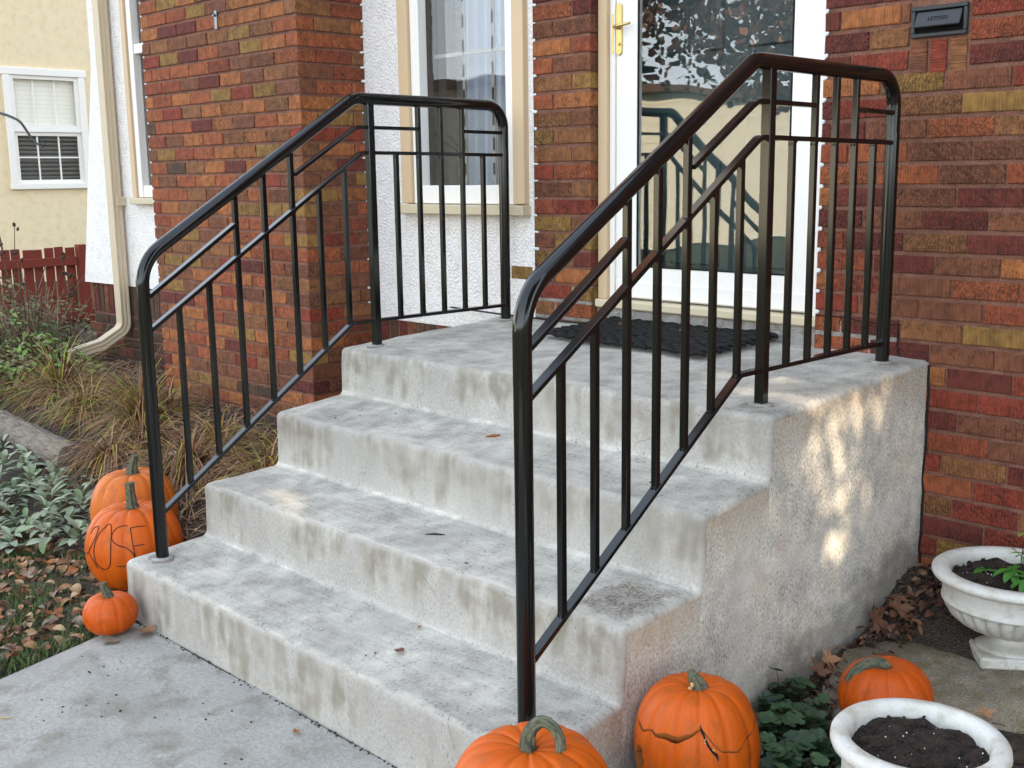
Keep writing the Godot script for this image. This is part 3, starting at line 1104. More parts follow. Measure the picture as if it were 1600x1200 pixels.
func house() -> void:
	var t := thing("brick_house", "house of multicoloured brick and white stucco behind the steps, with glass storm door", "house")
	# body behind everything, and the roof
	var b := MB.new()
	b.box(Vector3(1.2, 3.1, -4.3), Vector3(9.7, 6.6, 7.9))
	obj("house_body", b.done(), M.interior, t)
	b = MB.new()
	var ra := [Vector3(-4.2, 6.3, 0.55), Vector3(6.6, 6.3, 0.55), Vector3(6.6, 9.3, -4.2), Vector3(-4.2, 9.3, -4.2), Vector3(6.6, 6.3, -8.9), Vector3(-4.2, 6.3, -8.9)]
	b.quad(ra[0], ra[1], ra[2], ra[3])
	b.quad(ra[4], ra[5], ra[3], ra[2])
	b.quad(ra[5], ra[4], ra[1], ra[0])
	b.tri(ra[5], ra[0], ra[3])
	b.tri(ra[1], ra[4], ra[2])
	obj("roof", b.done(), M.brown_roof, t)
	# stucco of the main wall, with two window openings
	b = MB.new()
	wall_plane(b, -3.45, 0.157, 0.733, 6.3, 0.0, [[-0.60, 0.10, 1.255, 3.1], [-3.19, -2.30, 1.27, 3.1]], 0.35)
	# flared corner to the left
	b.quad(Vector3(-3.99, 0.733, 0.03), Vector3(-3.45, 0.733, 0.0), Vector3(-3.45, 2.1, 0.0), Vector3(-3.715, 2.1, 0.0))
	b.quad(Vector3(-3.715, 2.1, 0.0), Vector3(-3.45, 2.1, 0.0), Vector3(-3.45, 6.3, 0.0), Vector3(-3.66, 6.3, 0.0))
	b.quad(Vector3(-3.99, 0.733, -8.0), Vector3(-3.99, 0.733, 0.03), Vector3(-3.715, 2.1, 0.0), Vector3(-3.715, 2.1, -8.0))
	b.quad(Vector3(-3.715, 2.1, -8.0), Vector3(-3.715, 2.1, 0.0), Vector3(-3.66, 6.3, 0.0), Vector3(-3.66, 6.3, -8.0))
	b.quad(Vector3(-3.99, 0.733, -0.1), Vector3(-3.45, 0.733, -0.1), Vector3(-3.45, 0.733, 0.0), Vector3(-3.99, 0.733, 0.03))
	obj("stucco_wall", b.done(), M.stucco, t)
	# mortar planes, 6 mm behind the brick faces
	b = MB.new()
	var r := 0.006
	# bay: front and both sides
	b.quad(Vector3(BL + r, -0.1, BZ - r), Vector3(BX - r, -0.1, BZ - r), Vector3(BX - r, 6.3, BZ - r), Vector3(BL + r, 6.3, BZ - r))
	b.quad(Vector3(BX - r, -0.1, BZ - r), Vector3(BX - r, -0.1, -0.3), Vector3(BX - r, 6.3, -0.3), Vector3(BX - r, 6.3, BZ - r))
	b.quad(Vector3(BL + r, -0.1, -0.3), Vector3(BL + r, -0.1, BZ - r), Vector3(BL + r, 6.3, BZ - r), Vector3(BL + r, 6.3, -0.3))
	# base course of the stucco wall, the pier and the right-hand wall
	b.quad(Vector3(-3.96, -0.2, -r), Vector3(0.16, -0.2, -r), Vector3(0.16, 0.733, -r), Vector3(-3.96, 0.733, -r))
	b.quad(Vector3(-3.96, -0.2, -8), Vector3(-3.96, -0.2, -r), Vector3(-3.96, 0.733, -r), Vector3(-3.96, 0.733, -8))
	b.quad(Vector3(0.16, -0.2, -r), Vector3(0.457 - r, -0.2, -r), Vector3(0.457 - r, 6.3, -r), Vector3(0.16, 6.3, -r))
	b.quad(Vector3(0.457 - r, -0.2, -r), Vector3(0.457 - r, -0.2, -0.3), Vector3(0.457 - r, 6.3, -0.3), Vector3(0.457 - r, 6.3, -r))
	b.quad(Vector3(1.442, -0.3, -r), Vector3(6.0, -0.3, -r), Vector3(6.0, 6.3, -r), Vector3(1.442, 6.3, -r))
	b.quad(Vector3(1.442, -0.3, -0.3), Vector3(1.442, -0.3, -r), Vector3(1.442, 6.3, -r), Vector3(1.442, 6.3, -0.3))
	b.quad(Vector3(0.457 - r, 2.75, -r), Vector3(1.442, 2.75, -r), Vector3(1.442, 6.3, -r), Vector3(0.457 - r, 6.3, -r))
	obj("mortar_bed", b.done(), M.mortar, t)
	# grey repair mortar low on the pier and right of the door
	b = MB.new()
	b.box(Vector3(0.237, 0.855, -0.015), Vector3(0.436, 0.20, 0.024), 0.004)
	obj("repair_mortar", b.done(), M.grey_mortar, t)
	b = MB.new()
	b.box(Vector3(1.582, 0.845, -0.015), Vector3(0.286, 0.135, 0.025), 0.004)
	obj("repair_mortar", b.done(), M.grey_mortar, t)
	# bricks of the bay: front, then the right return
	for k in range(1, 40):
		var y := course_y(k, -0.006)
		if k <= 2: continue
		var odd := k % 2 == 1
		var x := BX
		var first := true
		while x > BL + 0.02:
			var w := 0.1835 if (not first or not odd) else 0.0885
			w = minf(w, x - BL)
			if w < 0.03: break
			if first:
				brick(Vector3(x - w / 2, y, BZ), w, BH, 0.0885 if not odd else 0.1835, 0, bay_color())
			else:
				brick(Vector3(x - w / 2, y, BZ), w, BH, 0.09, 0, bay_color())
			first = false
			x -= w + MO
		# right return (x = BX): the corner brick shows its end, so start behind it
		var z := BZ - (0.0885 if not odd else 0.1835) - MO
		while z > 0.004:
			var w := minf(0.193, z - 0.002)
			if w < 0.02: break
			brick(Vector3(BX, y, z - w / 2), w, BH, 0.09, 1, bay_color())
			z -= w + MO
	# soldier course under the bay
	var sx := BX
	while sx > BL + 0.03:
		brick(Vector3(sx - BH / 2, 0.105, BZ), BH, 0.180, 0.09, 0, [3, 4, 6, 3, 1][rng.randi() % 5], 0, true)
		sx -= CO
	# pier between window and door, x 0.157..0.457, lower part widens to the left
	for k in range(11, 46):
		var y := course_y(k, 0.013)
		var odd := k % 2 == 0
		var cols := []
		if odd: cols = [[0.157, 0.2605], [0.2707, 0.457]]
		else: cols = [[0.157, 0.3548], [0.365, 0.457]]
		for q in cols:
			brick(Vector3((q[0] + q[1]) / 2, y, 0.0), q[1] - q[0], BH, 0.095 if q[1] > 0.45 else 0.09)
		if y < 1.06:
			if odd: brick(Vector3(0.083, y, -0.001), 0.128, BH)
			else: brick(Vector3(0.108, y, -0.001), 0.078, BH)
	# bricks of the base below the stucco: soldiers on top
	sx = 0.0
	while sx > -3.93:
		brick(Vector3(sx - BH / 2, 0.733 - 0.096, 0.0), BH, 0.186, 0.09, 0, [6, 4, 6, 3, 4, 6][rng.randi() % 6], 0, true)
		sx -= CO
	for k in 8:
		sx = -0.9 if k % 2 == 0 else -1.0
		while sx > -3.9:
			if sx > BX + 0.1 or sx < BL + 0.1: brick(Vector3(sx - 0.0965, 0.733 - 0.2 - CO * (k + 0.5), 0.0), 0.193, BH, 0.09, 0, [6, 4, 6, 3][rng.randi() % 4])
			sx -= 0.2032
	# wall right of the door
	for k in range(0, 46):
		var y := course_y(k, -0.012)
		if y > 3.0: break
		var x := 1.437
		var first := [0.193, 0.0915, 0.15, 0.05][k % 4] as float
		var n := 0
		while x < 3.4:
			var w: float = first if n == 0 else 0.193
			var x1 := x + w
			# leave room for the mail slot and the three soldiers under it
			var skip := false
			if y > 1.665 and y < 1.875 and x1 > 1.722 and x < 1.900:
				if x < 1.700: x1 = 1.718
				elif x1 > 1.93:
					x = 1.905
				else: skip = true
				w = x1 - x
			if not skip and w > 0.02: brick(Vector3((x + x1) / 2, y, 0.0), w, BH, 0.09, 0, [0, 1, 2, 3, 3, 4, 7, 7, 8, 0, 3, 4, 1, 5][rng.randi() % 14])
			x = x1 + MO
			if skip or absf(x1 - 1.718) < 0.001: x = maxf(x, 1.905)
			n += 1
	for k in 3:
		brick(Vector3(1.752 + k * 0.0595, 1.717, 0.0), 0.050, 0.095, 0.09, 0, [3, 1, 8][k], 0, true)
	lay_bricks(t)
	# dabs of white stucco and caulk in the joint ends
	b = MB.new()
	for k in range(5, 46):
		var y := course_y(k, -0.006) - CO / 2
		if y > 0.75: b.box(Vector3(BX + 0.001, y + rf(-0.004, 0.004), 0.004), Vector3(rf(0.008, 0.013), rf(0.005, 0.012), rf(0.012, 0.05)), 0.002, Basis(Vector3(1, 0, 0), rf(-0.2, 0.2)))
		y = course_y(k, 0.013) - CO / 2
		if y > 1.05: b.box(Vector3(0.161 + rf(0, 0.006), y + rf(-0.002, 0.002), -0.002), Vector3(rf(0.010, 0.030), rf(0.006, 0.014), rf(0.008, 0.012)), 0.003, Basis(Vector3(0, 0, 1), rf(-0.3, 0.3)))
		y = course_y(k, -0.012) - CO / 2
		if y > 0.93: b.box(Vector3(1.443 + rf(0, 0.004), y, -0.001), Vector3(0.008 + rf(0, 0.006), 0.010 + rf(0, 0.004), 0.010), 0.003)
		y = course_y(k, -0.006) - CO / 2
		if y > 0.75: b.box(Vector3(BL - 0.001, y, BZ - 0.012), Vector3(0.018 + rf(0, 0.01), 0.008, 0.014), 0.003)
	stuff(obj("caulk_dabs", b.done(), M.white_dab, t))
	# cracks: one along the repair, one down the joint of the steps
	b = MB.new()
	var cp := PackedVector3Array()
	for i in 10: cp.append(Vector3(1.44 + i * 0.033, 0.925 - i * 0.0012 + rf(-0.004, 0.004), 0.0005))
	cp.append(Vector3(1.735, 0.885, 0.0005)); cp.append(Vector3(1.728, 0.85, 0.0005)); cp.append(Vector3(1.737, 0.82, 0.0005))
	b.tube(cp, 0.0026, 5)
	obj("crack", b.done(), M.seam_dark, t)
	b = MB.new()
	cp = PackedVector3Array()
	for i in 16: cp.append(Vector3(W + 0.003 + rf(-0.003, 0.007), 0.80 - i * 0.045, 0.001))
	b.tube(cp, 0.004, 5)
	obj("crack", b.done(), M.seam_dark, t)
	# bracket screwed to the bay
	b = MB.new()
	b.box(Vector3(-1.578, 2.135, BZ + 0.003), Vector3(0.022, 0.085, 0.005), 0.001)
	b.tube(PackedVector3Array([Vector3(-1.578, 2.155, BZ + 0.004), Vector3(-1.578, 2.155, BZ + 0.018)]), 0.006, 8)
	obj("hook_plate", b.done(), M.steel, t)
	windows(t)
	door(t)
	mail_slot(t)
	downspout(t)

func windows(t: Node) -> void:
	# middle window
	var wn := group_node("window", t)
	var top := 3.1
	var b := MB.new()
	var cx0 := -0.645
	var cx1 := 0.130
	b.box(Vector3(cx0 + 0.033, (1.275 + top) / 2, 0.012), Vector3(0.066, top - 1.275, 0.036), 0.003)
	b.box(Vector3(cx1 - 0.033, (1.275 + top) / 2, 0.012), Vector3(0.066, top - 1.275, 0.036), 0.003)
	obj("casing", b.done(), M.tan_paint, wn)
	b = MB.new()
	b.box(Vector3((cx0 + cx1) / 2, 1.249, 0.022), Vector3(cx1 - cx0 + 0.02, 0.042, 0.062), 0.004)
	obj("sill", b.done(), M.sill_paint, wn)
	b = MB.new()
	var fx0 := cx0 + 0.067
	var fx1 := cx1 - 0.067
	b.box(Vector3(fx0 + 0.028, (1.272 + top) / 2, -0.012), Vector3(0.056, top - 1.272, 0.05), 0.003)
	b.box(Vector3(fx1 - 0.026, (1.272 + top) / 2, -0.012), Vector3(0.052, top - 1.272, 0.05), 0.003)
	b.box(Vector3((fx0 + fx1) / 2, 1.312, -0.014), Vector3(fx1 - fx0 - 0.106, 0.078, 0.046), 0.003)
	obj("frame", b.done(), M.white_vinyl, wn)
	b = MB.new()
	var gx0 := fx0 + 0.05
	var gx1 := fx1 - 0.046
	b.quad(Vector3(gx0, 1.34, -0.028), Vector3(gx1, 1.34, -0.028), Vector3(gx1, top, -0.028), Vector3(gx0, top, -0.028))
	obj("pane", b.done(), M.glass, wn)
	b = MB.new()
	b.quad(Vector3(gx0, 1.34, -0.068), Vector3(gx1, 1.34, -0.068), Vector3(gx1, top, -0.068), Vector3(gx0, top, -0.068))
	obj("pane", b.done(), M.glass, wn)
	b = MB.new()
	for x in [gx0 + 0.205, gx0 + 0.385]: b.box(Vector3(x, (1.34 + top) / 2, -0.075), Vector3(0.017, top - 1.34, 0.014), 0.002)
	b.box(Vector3((gx0 + gx1) / 2, 1.905, -0.0755), Vector3(gx1 - gx0, 0.017, 0.0125), 0.002)
	obj("muntin", b.done(), mat("grey_bar", Color(0.50, 0.49, 0.47), 0.6), wn)
	b = MB.new()
	b.box(Vector3(gx0 - 0.01, 2.2, -0.12), Vector3(0.05, 1.8, 0.16), 0.002)
	obj("inner_jamb", b.done(), M.bark, wn)
	# sheer curtain in soft folds
	b = MB.new()
	var rows := []
	for i in 121:
		var x := lerpf(gx0 + 0.10, gx1 + 0.2, i / 120.0)
		var f := 0.016 * sin(x * 95.0 + 1.3 * sin(x * 17.0)) + 0.008 * sin(x * 210.0)
		rows.append(PackedVector3Array([Vector3(x - 0.01, 1.2, -0.17 + f * 1.4), Vector3(x, 2.2, -0.17 + f), Vector3(x, 3.2, -0.17 + f * 0.8)]))
	b.smooth(true)
	b.grid(rows)
	obj("curtain", b.done(), M.curtain, wn)
	# window left of the bay, half hidden by it
	wn = group_node("window", t)
	b = MB.new()
	b.box(Vector3(-3.205, (1.29 + top) / 2, 0.010), Vector3(0.05, top - 1.29, 0.034), 0.003)
	obj("casing", b.done(), M.tan_paint, wn)
	b = MB.new()
	b.box(Vector3(-2.76, 1.268, 0.018), Vector3(0.97, 0.038, 0.055), 0.004)
	obj("sill", b.done(), M.sill_paint, wn)
	b = MB.new()
	b.box(Vector3(-3.152, (1.289 + top) / 2, -0.012), Vector3(0.053, top - 1.289, 0.05), 0.003)
	b.box(Vector3(-2.72, 2.155, -0.02), Vector3(0.81, 0.055, 0.05), 0.003)
	b.box(Vector3(-2.72, 1.325, -0.02), Vector3(0.81, 0.07, 0.05), 0.003)
	obj("frame", b.done(), M.white_vinyl, wn)
	b = MB.new()
	b.quad(Vector3(-3.13, 1.35, -0.035), Vector3(-2.3, 1.35, -0.035), Vector3(-2.3, 2.135, -0.035), Vector3(-3.13, 2.135, -0.035))
	obj("pane", b.done(), M.glass, wn)
	b = MB.new()
	b.quad(Vector3(-3.13, 2.18, -0.02), Vector3(-2.3, 2.18, -0.02), Vector3(-2.3, 3.1, -0.02), Vector3(-3.13, 3.1, -0.02))
	obj("pane", b.done(), M.glass, wn)

func door(t: Node) -> void:
	var fr := group_node("door_frame", t)
	var top := 2.73
	var b := MB.new()
	b.box(Vector3(0.482, (0.91 + top) / 2, -0.062), Vector3(0.043, top - 0.91, 0.05), 0.004)
	obj("brick_mould", b.done(), M.tan_paint, fr)
	b = MB.new()
	b.box(Vector3(0.516, (0.912 + top) / 2, -0.082), Vector3(0.024, top - 0.912, 0.05), 0.002)
	b.box(Vector3(1.399, (0.912 + top) / 2, -0.072), Vector3(0.024, top - 0.912, 0.05), 0.002)
	b.box(Vector3(1.424, (0.912 + top) / 2, -0.062), Vector3(0.024, top - 0.912, 0.07), 0.004)
	b.box(Vector3(0.96, top + 0.02, -0.07), Vector3(0.95, 0.05, 0.05), 0.002)
	obj("jamb", b.done(), M.white_vinyl, fr)
	b = MB.new()
	b.box(Vector3(0.95, 0.896, -0.050), Vector3(0.972, 0.032, 0.075), 0.005)
	obj("threshold", b.done(), M.sill_paint, fr)
	b = MB.new()
	b.box(Vector3(0.95, 0.84, -0.06), Vector3(0.972, 0.078, 0.07), 0.006)
	obj("threshold_base", b.done(), M.grey_mortar, fr)
	# dark weatherstrip
	b = MB.new()
	b.box(Vector3(1.3835, (0.92 + top) / 2, -0.085), Vector3(0.007, top - 0.92, 0.03))
	obj("weather_strip", b.done(), M.dark_hole, fr)
	# storm door
	var d := group_node("storm_door", t)
	var z := -0.080
	b = MB.new()
	b.box(Vector3(0.580, (0.918 + top) / 2, z), Vector3(0.102, top - 0.92, 0.03), 0.003)
	b.box(Vector3(1.333, (0.918 + top) / 2, z), Vector3(0.094, top - 0.92, 0.03), 0.003)
	b.box(Vector3(0.9585, 0.9795, z), Vector3(0.655, 0.121, 0.028), 0.003)
	b.box(Vector3(0.9585, top - 0.05, z), Vector3(0.655, 0.1, 0.028), 0.003)
	obj("door_rails", b.done(), M.white_vinyl, d)
	b = MB.new()
	b.box(Vector3(0.9585, 0.953, z + 0.0165), Vector3(0.85, 0.06, 0.006), 0.002)
	obj("kick_rail", b.done(), M.white_vinyl, d)
	b = MB.new()
	b.quad(Vector3(0.630, 1.038, z + 0.006), Vector3(1.287, 1.038, z + 0.006), Vector3(1.287, top - 0.1, z + 0.006), Vector3(0.630, top - 0.1, z + 0.006))
	obj("pane", b.done(), M.glass, d)
	for k in 2:
		b = MB.new()
		var pz := z + 0.0045 - 0.0015 * k
		b.quad(Vector3(0.630, 1.038, pz), Vector3(1.287, 1.038, pz), Vector3(1.287, top - 0.1, pz), Vector3(0.630, top - 0.1, pz))
		obj("pane", b.done(), M.glass, d)
	# black gasket round the pane
	b = MB.new()
	b.box(Vector3(0.6335, 1.86, z + 0.012), Vector3(0.005, 1.64, 0.006))
	b.box(Vector3(1.2835, 1.86, z + 0.012), Vector3(0.005, 1.64, 0.006))
	b.box(Vector3(0.9585, 1.0425, z + 0.012), Vector3(0.644, 0.005, 0.006))
	obj("gasket", b.done(), M.dark_hole, d)
	# brass handle: long plate with rounded ends, lever, lock
	var h := group_node("handle", d)
	h.position = Vector3(0.5465, 1.915, z + 0.015)
	b = MB.new()
	var sec := PackedVector2Array()
	for i in 8: sec.append(Vector2(cos(PI * i / 7.0), sin(PI * i / 7.0)) * 0.0135 + Vector2(0, 0.085))
	for i in 8: sec.append(Vector2(-cos(PI * i / 7.0), -sin(PI * i / 7.0)) * 0.0135 - Vector2(0, 0.075))
	var rr := [[], [], []]
	var zz := [0.0, 0.005, 0.007]
	var ss := [1.0, 1.0, 0.86]
	for k in 3:
		for q in sec: rr[k].append(Vector3(q.x * ss[k], q.y + (q.y - 0.005) * (ss[k] - 1.0) * 0.15, zz[k]))
	for k in 2:
		for i in sec.size():
			var j := (i + 1) % sec.size()
			b.quad(rr[k][i], rr[k][j], rr[k + 1][j], rr[k + 1][i])
	for i in range(1, sec.size() - 1): b.tri(rr[2][0], rr[2][i], rr[2][i + 1])
	b.tube(PackedVector3Array([Vector3(0, -0.048, 0.005), Vector3(0, -0.048, 0.013)]), 0.006, 12)
	b.tube(PackedVector3Array([Vector3(0, 0.012, 0.005), Vector3(0, 0.012, 0.03), Vector3(0.006, 0.012, 0.037), Vector3(0.035, 0.014, 0.039), Vector3(0.078, 0.018, 0.038)]), 0.0062, 12, PackedFloat32Array([1.4, 1.2, 1.05, 0.95, 0.8]))
	var hm := b.done()
	var ho := MeshInstance3D.new()
	ho.mesh = hm
	ho.material_override = M.brass
	ho.name = "handle"
	ho.position = h.position
	d.remove_child(h)
	h.free()
	d.add_child(ho)
	b = MB.new()
	b.box(Vector3(0.519, 1.905, z + 0.022), Vector3(0.008, 0.145, 0.006), 0.001)
	obj("strike_plate", b.done(), M.brass, d)
	# inner door
	var i := group_node("inner_door", t)
	b = MB.new()
	b.box(Vector3(0.96, 1.83, -0.235), Vector3(0.86, 1.84, 0.04), 0.002)
	obj("door_slab", b.done(), M.teal_door, i)
	for q in [[0.79, 1.32], [1.13, 1.32], [0.79, 2.1], [1.13, 2.1]]:
		b = MB.new()
		b.box(Vector3(q[0], q[1], -0.215), Vector3(0.24, 0.55, 0.016), 0.008)
		obj("panel", b.done(), M.teal_door, i)
	b = MB.new()
	b.box(Vector3(0.515, 1.83, -0.2), Vector3(0.03, 1.9, 0.16), 0.002)
	b.box(Vector3(1.405, 1.83, -0.2), Vector3(0.03, 1.9, 0.16), 0.002)
	b.box(Vector3(0.96, 0.895, -0.2), Vector3(0.86, 0.03, 0.16), 0.002)
	obj("inner_frame", b.done(), M.white_vinyl, i)

func mail_slot(t: Node) -> void:
	var s := group_node("mail_slot", t)
	var b := MB.new()
	var x0 := 1.727
	var x1 := 1.896
	var y0 := 1.774
	var y1 := 1.862
	var f := 0.012
	b.box(Vector3((x0 + x1) / 2, y1 - f / 2, 0.003), Vector3(x1 - x0, f, 0.014), 0.002)
	b.box(Vector3((x0 + x1) / 2, y0 + f / 2, 0.003), Vector3(x1 - x0, f, 0.014), 0.002)
	b.box(Vector3(x0 + f / 2, (y0 + y1) / 2, 0.0025), Vector3(f, y1 - y0 - 2 * f, 0.013), 0.002)
	b.box(Vector3(x1 - f / 2, (y0 + y1) / 2, 0.0025), Vector3(f, y1 - y0 - 2 * f, 0.013), 0.002)
	obj("frame", b.done(), M.black_iron, s)
	b = MB.new()
	b.box(Vector3((x0 + x1) / 2, (y0 + y1) / 2, -0.012), Vector3(x1 - x0 - 0.01, y1 - y0 - 0.01, 0.014))
	obj("slot_back", b.done(), M.dark_hole, s)
	# the flap stands ajar: hinged at the top, lower edge out
	var tilt := Basis(Vector3(1, 0, 0), -0.42)
	var hinge := Vector3((x0 + x1) / 2, y1 - 0.015, 0.002)
	b = MB.new()
	b.box(hinge + tilt * Vector3(0, -0.026, 0.0), Vector3(x1 - x0 - 0.032, 0.050, 0.005), 0.0015, tilt)
	b.box(hinge + tilt * Vector3(0, -0.0495, 0.003), Vector3(x1 - x0 - 0.032, 0.005, 0.008), 0.0015, tilt)
	obj("flap", b.done(), M.black_iron, s)
	var tm := TextMesh.new()
	tm.text = "LETTERS"
	tm.font_size = 16
	tm.pixel_size = 0.0009
	tm.depth = 0.0016
	var sf := SystemFont.new()
	sf.font_names = PackedStringArray(["Droid Serif"])
	sf.font_italic = true
	tm.font = sf
	var o := obj("lettering", tm, M.seam_dark, s)
	o.transform = Transform3D(tilt, hinge + tilt * Vector3(0, -0.026, 0.0028))

func downspout(t: Node) -> void:
	var d := group_node("downspout", t)
	var b := MB.new()
	# fluted rectangular pipe, 75 x 60 mm, its corners lie along the wall
	var sec := PackedVector2Array()
	var w := 0.038
	var dd := 0.030
	for q in [[-1, -1], [1, -1], [1, 1], [-1, 1]]: pass
	for i in 7: sec.append(Vector2(lerpf(-w, w, i / 6.0), -dd + (0.003 if i % 2 == 1 else 0.0)))
	for i in 5: sec.append(Vector2(w - (0.003 if i % 2 == 1 else 0.0), lerpf(-dd, dd, (i + 0.7) / 5.4)))
	for i in 7: sec.append(Vector2(lerpf(w, -w, i / 6.0), dd - (0.003 if i % 2 == 1 else 0.0)))
	for i in 5: sec.append(Vector2(-w + (0.003 if i % 2 == 1 else 0.0), lerpf(dd, -dd, (i + 0.7) / 5.4)))
	var path := PackedVector3Array([Vector3(-3.43, 5.2, 0.05), Vector3(-3.43, 0.47, 0.05), Vector3(-3.452, 0.38, 0.20), Vector3(-3.47, 0.33, 0.42)])
	path = rounded(path, [0.08, 0.1], 7)
	b.sweep(path, sec, PackedFloat32Array(), true, Vector3(1, 0, 0), false)
	obj("pipe", b.done(), M.downspout_paint, d)
	b = MB.new()
	b.box(Vector3(-3.385, 1.265, 0.03), Vector3(0.022, 0.055, 0.058), 0.002)
	obj("strap", b.done(), M.downspout_paint, d)

# ---------------------------------------------------------------- background
func leaf_quad(l: float, w: float) -> ArrayMesh:
	var b := MB.new()
	b.smooth(true)
	b.quad(Vector3(-w * 0.2, 0, 0), Vector3(0, -0.0, 0), Vector3(0, l, 0.02 * l), Vector3(-w * 0.5, l * 0.5, 0))
	b.quad(Vector3(0, 0, 0), Vector3(w * 0.2, 0, 0), Vector3(w * 0.5, l * 0.5, 0), Vector3(0, l, 0.02 * l))
	return b.done()

func crown(parent: Node, called: String, blobs: Array, count: int, size: float, tones: Array, gaps: Array) -> void:
	var places := []
	var colors := []
	var vol := 0.0
	for q in blobs: vol += q[1] * q[1] * q[1]
	for q in blobs:
		var k := int(count * q[1] * q[1] * q[1] / vol)
		for i in k:
			var d := Vector3(rng.randfn(), rng.randfn(), rng.randfn()).normalized()
			var r: float = q[1] * pow(rng.randf(), 0.45)
			var p: Vector3 = q[0] + d * r * Vector3(1, q[2], 1)
			var thin := 1.0
			for g in gaps:
				var v: Vector3 = p - g[0]
				var s := v.dot(SUN)
				if s > 0 and (v - SUN * s).length() < g[1] + 0.10: thin = minf(thin, g[2])
			if thin < 0.05: continue
			var bs := Basis.from_euler(Vector3(rf(-1.2, 1.2), rf(0, TAU), rf(-1.2, 1.2))).scaled(Vector3.ONE * size * rf(0.7, 1.3) * thin)
			places.append(Transform3D(bs, p))
			var c: Color = tones[rng.randi() % tones.size()]
			colors.append(c * rf(0.75, 1.25))
	copies(called, leaf_quad(1.0, 0.75), M.leaf_any, places, colors, parent)

func trunk(parent: Node, at: Vector3, h: float, r: float, limbs: Array) -> void:
	var b := MB.new()
	b.tube(PackedVector3Array([at, at + Vector3(0.05, h * 0.5, 0.03), at + Vector3(0, h, 0)]), r, 10, PackedFloat32Array([1.25, 0.9, 0.5]))
	for l in limbs:
		var a: Vector3 = at + Vector3(0, h * l[1], 0)
		b.tube(PackedVector3Array([a, a.lerp(l[0], 0.5) + Vector3(0, 0.2, 0), l[0]]), r * 0.45, 6, PackedFloat32Array([1.0, 0.6, 0.2]))
	obj("trunk", b.done(), M.bark, parent)

